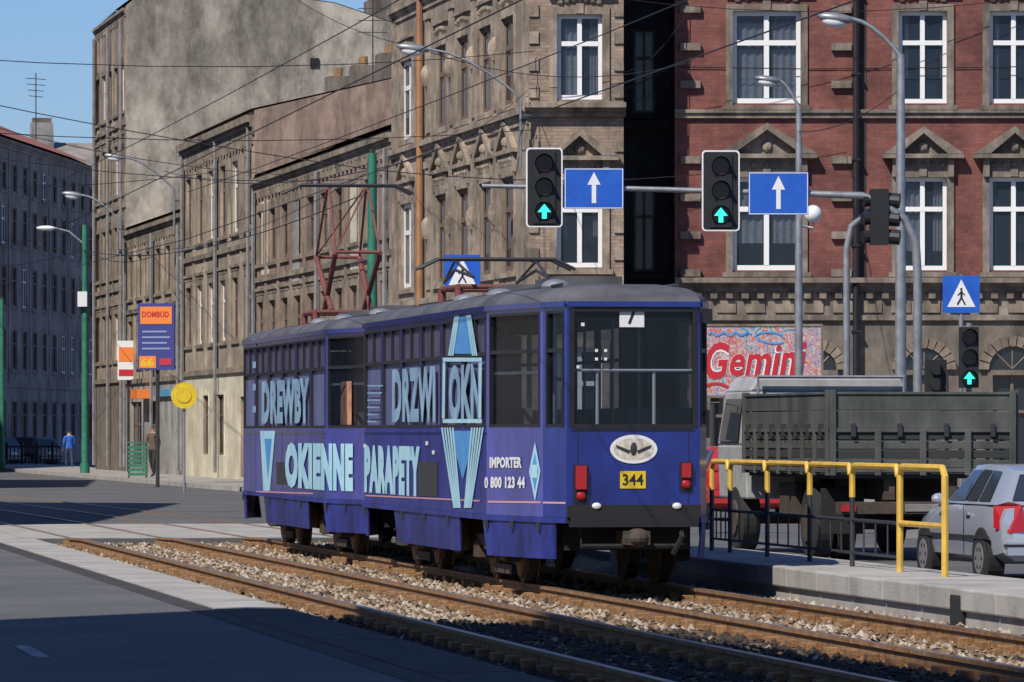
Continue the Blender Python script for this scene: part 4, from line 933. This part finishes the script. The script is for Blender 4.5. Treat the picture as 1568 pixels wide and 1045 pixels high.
def ex(mb):
    X=px(130,YP2); mb.box(X-.25,X+.1,YP2-.3,YP2-.1,pz(470,YP2),pz(447,YP2),mSignW)
    mb.tube([(X,YP2,8.6),(X-.6,YP2,9.1),(X-1.2,YP2,9.25)],.04,mMetal); mb.ell((X-1.45,YP2,9.22),.36,.14,.1,mSignW)
cpole(px(130,YP2),YP2,pz(345,YP2),.12,ex)
cpole(px(3,229),229,pz(458,229),.1)
# wires
wi=root('overhead_wires'); wm=MB()
def wire(a,b2,sag=.2,r=.009,n=8):
    a=Vector(a);b2=Vector(b2); wm.tube([a.lerp(b2,i/n)-Vector((0,0,sag*4*(i/n)*(1-i/n))) for i in range(n+1)],r,mBlack,4,cap=False)
for s in (7.4,10.21):
    wire(SW(s,-10,5.4),SW(s,103,5.32),.0,.008,2); wire(SW(s,-10,6.3),SW(s,103,6.2),.3,.007,10); wire(SW(s,103,5.32),SW(s-4,206,5.4),.0,.008,2)
gp=(px(570,YP1),YP1,6.6); gp2=(px(130,YP2),YP2,8.4)
wire(gp,(-15.4,104,9.2),.2); wire(gp,(px(808,YC),YC-.1,9.5),.3); wire(gp,FRd.P(4,8.2,0.1),.4); wire(gp,(*ST(80,-.1),8.5),.5)
wire(gp,(-9.5,150,8.8),.3,.010); wire(gp2,(px(570,YP1),YP1,6.2),.6,.012); wire(gp2,(-29,250,9),.4,.012); wire(gp2,(*ST(60,-.1),8),.3,.012)
wire(gp2,(*ST(75,-.1),8.2),.4,.013); wire(gp2,(-24,172,9),.3,.013)
wire((*ST(40,-.1),9.4),(-15.4,116,9.5),.5,.010); wire((*ST(60,-.1),10.4),(-24,172,9.8),.5,.011); wire((*ST(25,-.1),8.6),(-15.4,112,8.2),.5,.010)
wire((px(455,140),140,pz(0,140)),(px(625,YC),YC-.5,pz(72,YC)),.15); wire((px(640,YC),YC-.5,pz(76,YC)),(px(1060,YC),YC,pz(95,YC)),.5)
wire((.5,YC-.1,10.4),(-15.4,100,9),.5); wire((.45,YC-.1,11.9),FRd.P(9,11.9,.1),.5); wire((px(1223,110),110,7.7),(px(1379,91.5),91.5,7.4),.2)
wire((.5,YC-.1,8.6),(-15.4,108,8),.4); wire((.6,YC-.1,9.0),FRd.P(.3,10.4,.1),.2,.012); wire((2.5,YC-.1,9.9),FRd.P(.3,11.5,.1),.3,.010)
wm.build('wires',wi)
# ---------------------------------------------------------------- billboards, signs
YB=116; bb=root('painted_billboard'); mb=MB(); F=Face((px(1070,YB),YB),(px(1257,YB),YB)); z0,z1=pz(606,YB),pz(500,YB)
F.box(mb,0,F.L,z0,z1,-.06,0,mMur)
for a in ((-.04,F.L+.04,z0-.05,z0),(-.04,F.L+.04,z1,z1+.05),(-.05,-.001,z0,z1),(F.L+.001,F.L+.05,z0,z1)): F.box(mb,*a,-.07,.02,mTrimD)
def gr(dx,dz,o,m_,b): 
    mb.text('Gemini',lambda a,b2:F.P(.08+dx+a*2.1+b2*.12,z0+.30+dz+b2*(.86-.2*math.sin(a*3.1))+.10*math.sin(a*3.14)+a*.06,o),m_,b)
gr(0,-.01,.012,mSignW,.05); gr(0,0,.018,mRedPaint,.025)
def stroke(pts,w_,o,m_):
    for (a,c),(d_,e_) in zip(pts[:-1],pts[1:]):
        L_=math.hypot(d_-a,e_-c); nx_,nz_=-(e_-c)/L_*w_,(d_-a)/L_*w_
        mb.face([F.P(a+nx_,z0+c+nz_,o),F.P(a-nx_,z0+c-nz_,o),F.P(d_-nx_,z0+e_-nz_,o),F.P(d_+nx_,z0+e_+nz_,o)],m_)
stroke([(.15+.12*i,.20+.06*math.sin(i*.9)) for i in range(18)],.03,.014,mRedPaint)
stroke([(1.5+.3*math.cos(t*.55),1.22+.12*math.sin(t*.5)) for t in range(12)],.02,.0155,mCyanD)
stroke([(.2+.07*i,1.30+.04*math.sin(i*1.7)) for i in range(14)],.02,.0157,mCyanD)
stroke([(2.0+.05*i,.14+.05*math.cos(i*1.5)) for i in range(10)],.025,.0158,mYelS)
for u in (.3,F.L-.3): mb.tube([F.P(u,0,-.12),F.P(u,z1,-.12)],.05,mMetalD)
mb.build('panel',bb)
YP=165; pb=root('advertising_board'); mb=MB(); F=Face((px(211,YP),YP),(px(268,YP),YP-.3)); z0,z1=pz(567,YP),pz(465,YP)
mBl=M('poster_blue',(.04,.05,.22),.5); F.box(mb,0,F.L,z0,z1,-.08,0,mBl)
F.box(mb,.08,F.L-.08,z1-.62,z1-.1,0,.012,mOr); F.box(mb,.05,F.L*.5,z0+.06,z0+.42,0,.014,mOr); F.box(mb,F.L*.6,F.L-.1,z0+.15,z0+.35,0,.014,M('poster_red',(.5,.03,.05),.5))
for k in range(4): F.box(mb,.14,F.L-.14-.1*(k%2),z0+.62+k*.17,z0+.67+k*.17,0,.01,M('poster_txt',(.25,.3,.5),.5))
mb.text('66',lambda a,b2:F.P(.1+a*.4,z0+.1+b2*.26,.018),mYelS,.03); mb.text('DOMBUD',lambda a,b2:F.P(.14+a*.85,z1-.42+b2*.18,.018),mRedPaint,.03)
mb.tube([F.P(F.L/2,0,-.14),F.P(F.L/2,z1,-.14)],.06,mMetalD); mb.build('panel_and_post',pb)
YY=151; yp=root('round_yellow_sign'); mb=MB(); X=px(282,YY); z=pz(606,YY); mb.tube([(X,YY,z),(X,YY-.06,z)],.36,mYelS,28); mb.tube([(X,YY-.065,z),(X,YY-.07,z)],.22,M('sign_ochre',(.6,.33,.02),.6),24); mb.tube([(X,YY-.075,z),(X,YY-.08,z)],.195,mYelS,24); mb.tube([(X,YY+.05,0),(X,YY+.05,z+.3)],.035,mMetal); mb.build('disc_and_post',yp)
sg=root('shop_sign'); mb=MB()
Fq=Face((px(180,210),210),(px(212,210),210)); z0,z1=pz(582,210),pz(522,210)
Fq.box(mb,0,Fq.L,z0,z1,-.1,0,mSignW);Fq.box(mb,.05,Fq.L-.05,z0+.7,z1-.25,.001,.012,mOr);Fq.box(mb,.05,Fq.L-.05,z0+.15,z0+.4,.001,.012,mRedPaint); mb.tube([Fq.P(.4,0,-.2),Fq.P(.4,z1,-.2)],.05,mMetalD); mb.build('panels',sg)
sg=root('shop_awning'); mb=MB(); F4.box(mb,7,9.5,2.9,3.25,.1,1.4,mOr); F4.box(mb,12,16,2.95,3.2,.04,.3,M('shop_blue',(.1,.3,.5),.5)); mb.build('awning',sg)
YN=183; bn=root('slatted_litter_bin'); mb=MB(); x0,x1=px(196,YN),px(225,YN)
for k in range(7): mb.box(x0,x1,YN-.02,YN+.01,.2+k*.15,.3+k*.15,mGreen); mb.box(x0,x0+.03,YN+.01,YN+.5,.2+k*.15,.3+k*.15,mGreen);mb.box(x1-.03,x1,YN+.01,YN+.5,.2+k*.15,.3+k*.15,mGreen)
for x in (x0,x1-.05): mb.box(x,x+.05,YN+.02,YN+.08,.12,1.28,mMetalD)
mb.box(x0-.03,x1+.03,YN-.05,YN+.55,1.28,1.33,mGreen); mb.build('slats_and_frame',bn)
fc=root('iron_fence'); mb=MB(); fx0,fx1=px(-60,256),px(92,256); n=26
for k in range(n+1):
    x=fx0+(fx1-fx0)*k/n; mb.box(x-.025,x+.025,256,256.05,0,1.0,mBlack)
    if k%4==0: mb.box(x-.07,x+.07,255.95,256.1,0,1.15,mBlack)
mb.box(fx0,fx1,256.01,256.05,.92,1.0,mBlack);mb.box(fx0,fx1,256.01,256.05,.2,.26,mBlack); mb.build('bars',fc)
# ---------------------------------------------------------------- people
def person(name,X,Y,z,rz,top,bot,stride=.18,h=1.72):
    k=h/1.72
    J=[(0,0,.95),(0,0,1.12),(0,.01,1.32),(0,.0,1.46),(0,.01,1.54),(0,.03,1.64),
       (-.10,0,.90),(-.11,stride*.6,.50),(-.11,stride*.5,.09),(-.11,stride+.1,.04),
       (.10,0,.90),(.11,-stride*.3,.50),(.11,-stride*1.3,.11),(.11,-stride*1.3+.16,.04),
       (-.19,0,1.42),(-.24,-.06,1.14),(-.25,.08,.90),(-.25,.14,.82),
       (.19,0,1.42),(.24,.05,1.14),(.25,.18,.95),(.25,.25,.90)]
    E=[(0,1),(1,2),(2,3),(3,4),(4,5),(0,6),(6,7),(7,8),(8,9),(0,10),(10,11),(11,12),(12,13),(3,14),(14,15),(15,16),(16,17),(3,18),(18,19),(19,20),(20,21)]
    R=[.15,.14,.16,.10,.055,.095,.095,.065,.045,.04,.095,.065,.045,.04,.075,.05,.035,.035,.075,.05,.035,.035]
    me=bpy.data.meshes.new('p'); me.from_pydata([(a*k,b2*k,c*k) for a,b2,c in J],E,[]); o=bpy.data.objects.new('p',me); scene.collection.objects.link(o)
    md=o.modifiers.new('s','SKIN'); sl=me.skin_vertices[0].data
    for i,r_ in enumerate(R): sl[i].radius=(r_*k,r_*k*(.75 if i<4 else 1))
    sl[0].use_root=True
    m2=o.modifiers.new('ss','SUBSURF'); m2.levels=2; m2.render_levels=2
    bpy.context.view_layer.update()
    nm=bpy.data.meshes.new_from_object(o.evaluated_get(bpy.context.evaluated_depsgraph_get())); bpy.data.objects.remove(o)
    for m_ in (top,bot,mSkin,mHair,mBlack): nm.materials.append(m_)
    for p in nm.polygons:
        c=p.center/k; p.use_smooth=True; i=0
        if c.z<.94 and abs(c.x)<.2: i=1
        if c.z<.08: i=4
        if abs(c.x)>.2 and c.z<.92: i=2
        if c.z>1.50: i=2
        if c.z>1.60 and (c.y<.06 or c.z>1.69): i=3
        p.material_index=i
    e=root(name,(X,Y,z),rz); b2=bpy.data.objects.new('body',nm); scene.collection.objects.link(b2); b2.parent=e
    mb=MB(); mb.ell((0,.125*k,1.625*k),.014,.02,.022,mSkin,6,5)
    for s_ in(-1,1): mb.ell((s_*.09*k,.03*k,1.63*k),.012,.02,.03,mSkin,6,5); mb.ell((s_*.034*k,.115*k,1.65*k),.012,.008,.008,mBlack,6,5)
    mb.build('face_details',e)
person('pedestrian',px(106,238),238,0,math.radians(10),mJBlue,mJeans)
person('pedestrian',px(234,186),186,.13,math.radians(150),mJBr,mTrD)
at=root('rooftop_antenna'); mb=MB(); Y=270; X=px(55,Y); mb.tube([(X,Y,16),(X,Y,pz(112,Y))],.03,mMetalD,6)
for k in range(4): mb.tube([(X-.5+.05*k,Y,pz(120+k*9,Y)),(X+.5-.05*k,Y,pz(122+k*9,Y))],.02,mMetalD,5)
mb.build('mast',at)
at=root('rooftop_antenna'); mb=MB(); a=ST(l385+8,5); mb.tube([(*a,12),(*a,17)],.025,mMetalD,6)
for k in range(4): mb.tube([(a[0]-.5,a[1],15+k*.4),(a[0]+.5,a[1],15+k*.4)],.015,mMetalD,5)
mb.build('mast',at)
# ---------------------------------------------------------------- light, sky, camera
d=Vector((-az[0]*math.cos(EL),-az[1]*math.cos(EL),-math.sin(EL)))
sun=bpy.data.lights.new('sun','SUN'); sun.energy=5.0; sun.angle=math.radians(.5); sun.color=(1,.935,.85)
so=bpy.data.objects.new('sun',sun); so.rotation_euler=d.to_track_quat('-Z','Y').to_euler(); so.location=(-20,-20,40); scene.collection.objects.link(so)
wd=bpy.data.worlds.new('World'); scene.world=wd; wd.use_nodes=True; nt=wd.node_tree; bgn=nt.nodes['Background']
sky=nt.nodes.new('ShaderNodeTexSky'); sky.sky_type='NISHITA'; sky.sun_disc=False; sky.sun_elevation=EL; sky.sun_rotation=math.atan2(az[0],az[1])%(2*math.pi)
sky.air_density=1.0; sky.dust_density=.3; sky.ozone_density=1.5
mx=nt.nodes.new('ShaderNodeMixRGB'); mx.blend_type='MULTIPLY'; mx.inputs[0].default_value=1; mx.inputs[2].default_value=(.60,.80,1.22,1)
nt.links.new(sky.outputs[0],mx.inputs[1]); nt.links.new(mx.outputs[0],bgn.inputs['Color']); bgn.inputs['Strength'].default_value=.085
cam=bpy.data.cameras.new('camera'); co=bpy.data.objects.new('camera',cam); scene.collection.objects.link(co); scene.camera=co
co.location=(0,0,CH); co.rotation_euler=(math.radians(90),0,0)
cam.sensor_width=36; cam.lens=FPX/1568*36; cam.shift_y=(HY-1045/2)/1568; cam.clip_end=5000; cam.clip_start=.1
scene.view_settings.view_transform='Standard'; scene.view_settings.look='None'; scene.view_settings.exposure=0
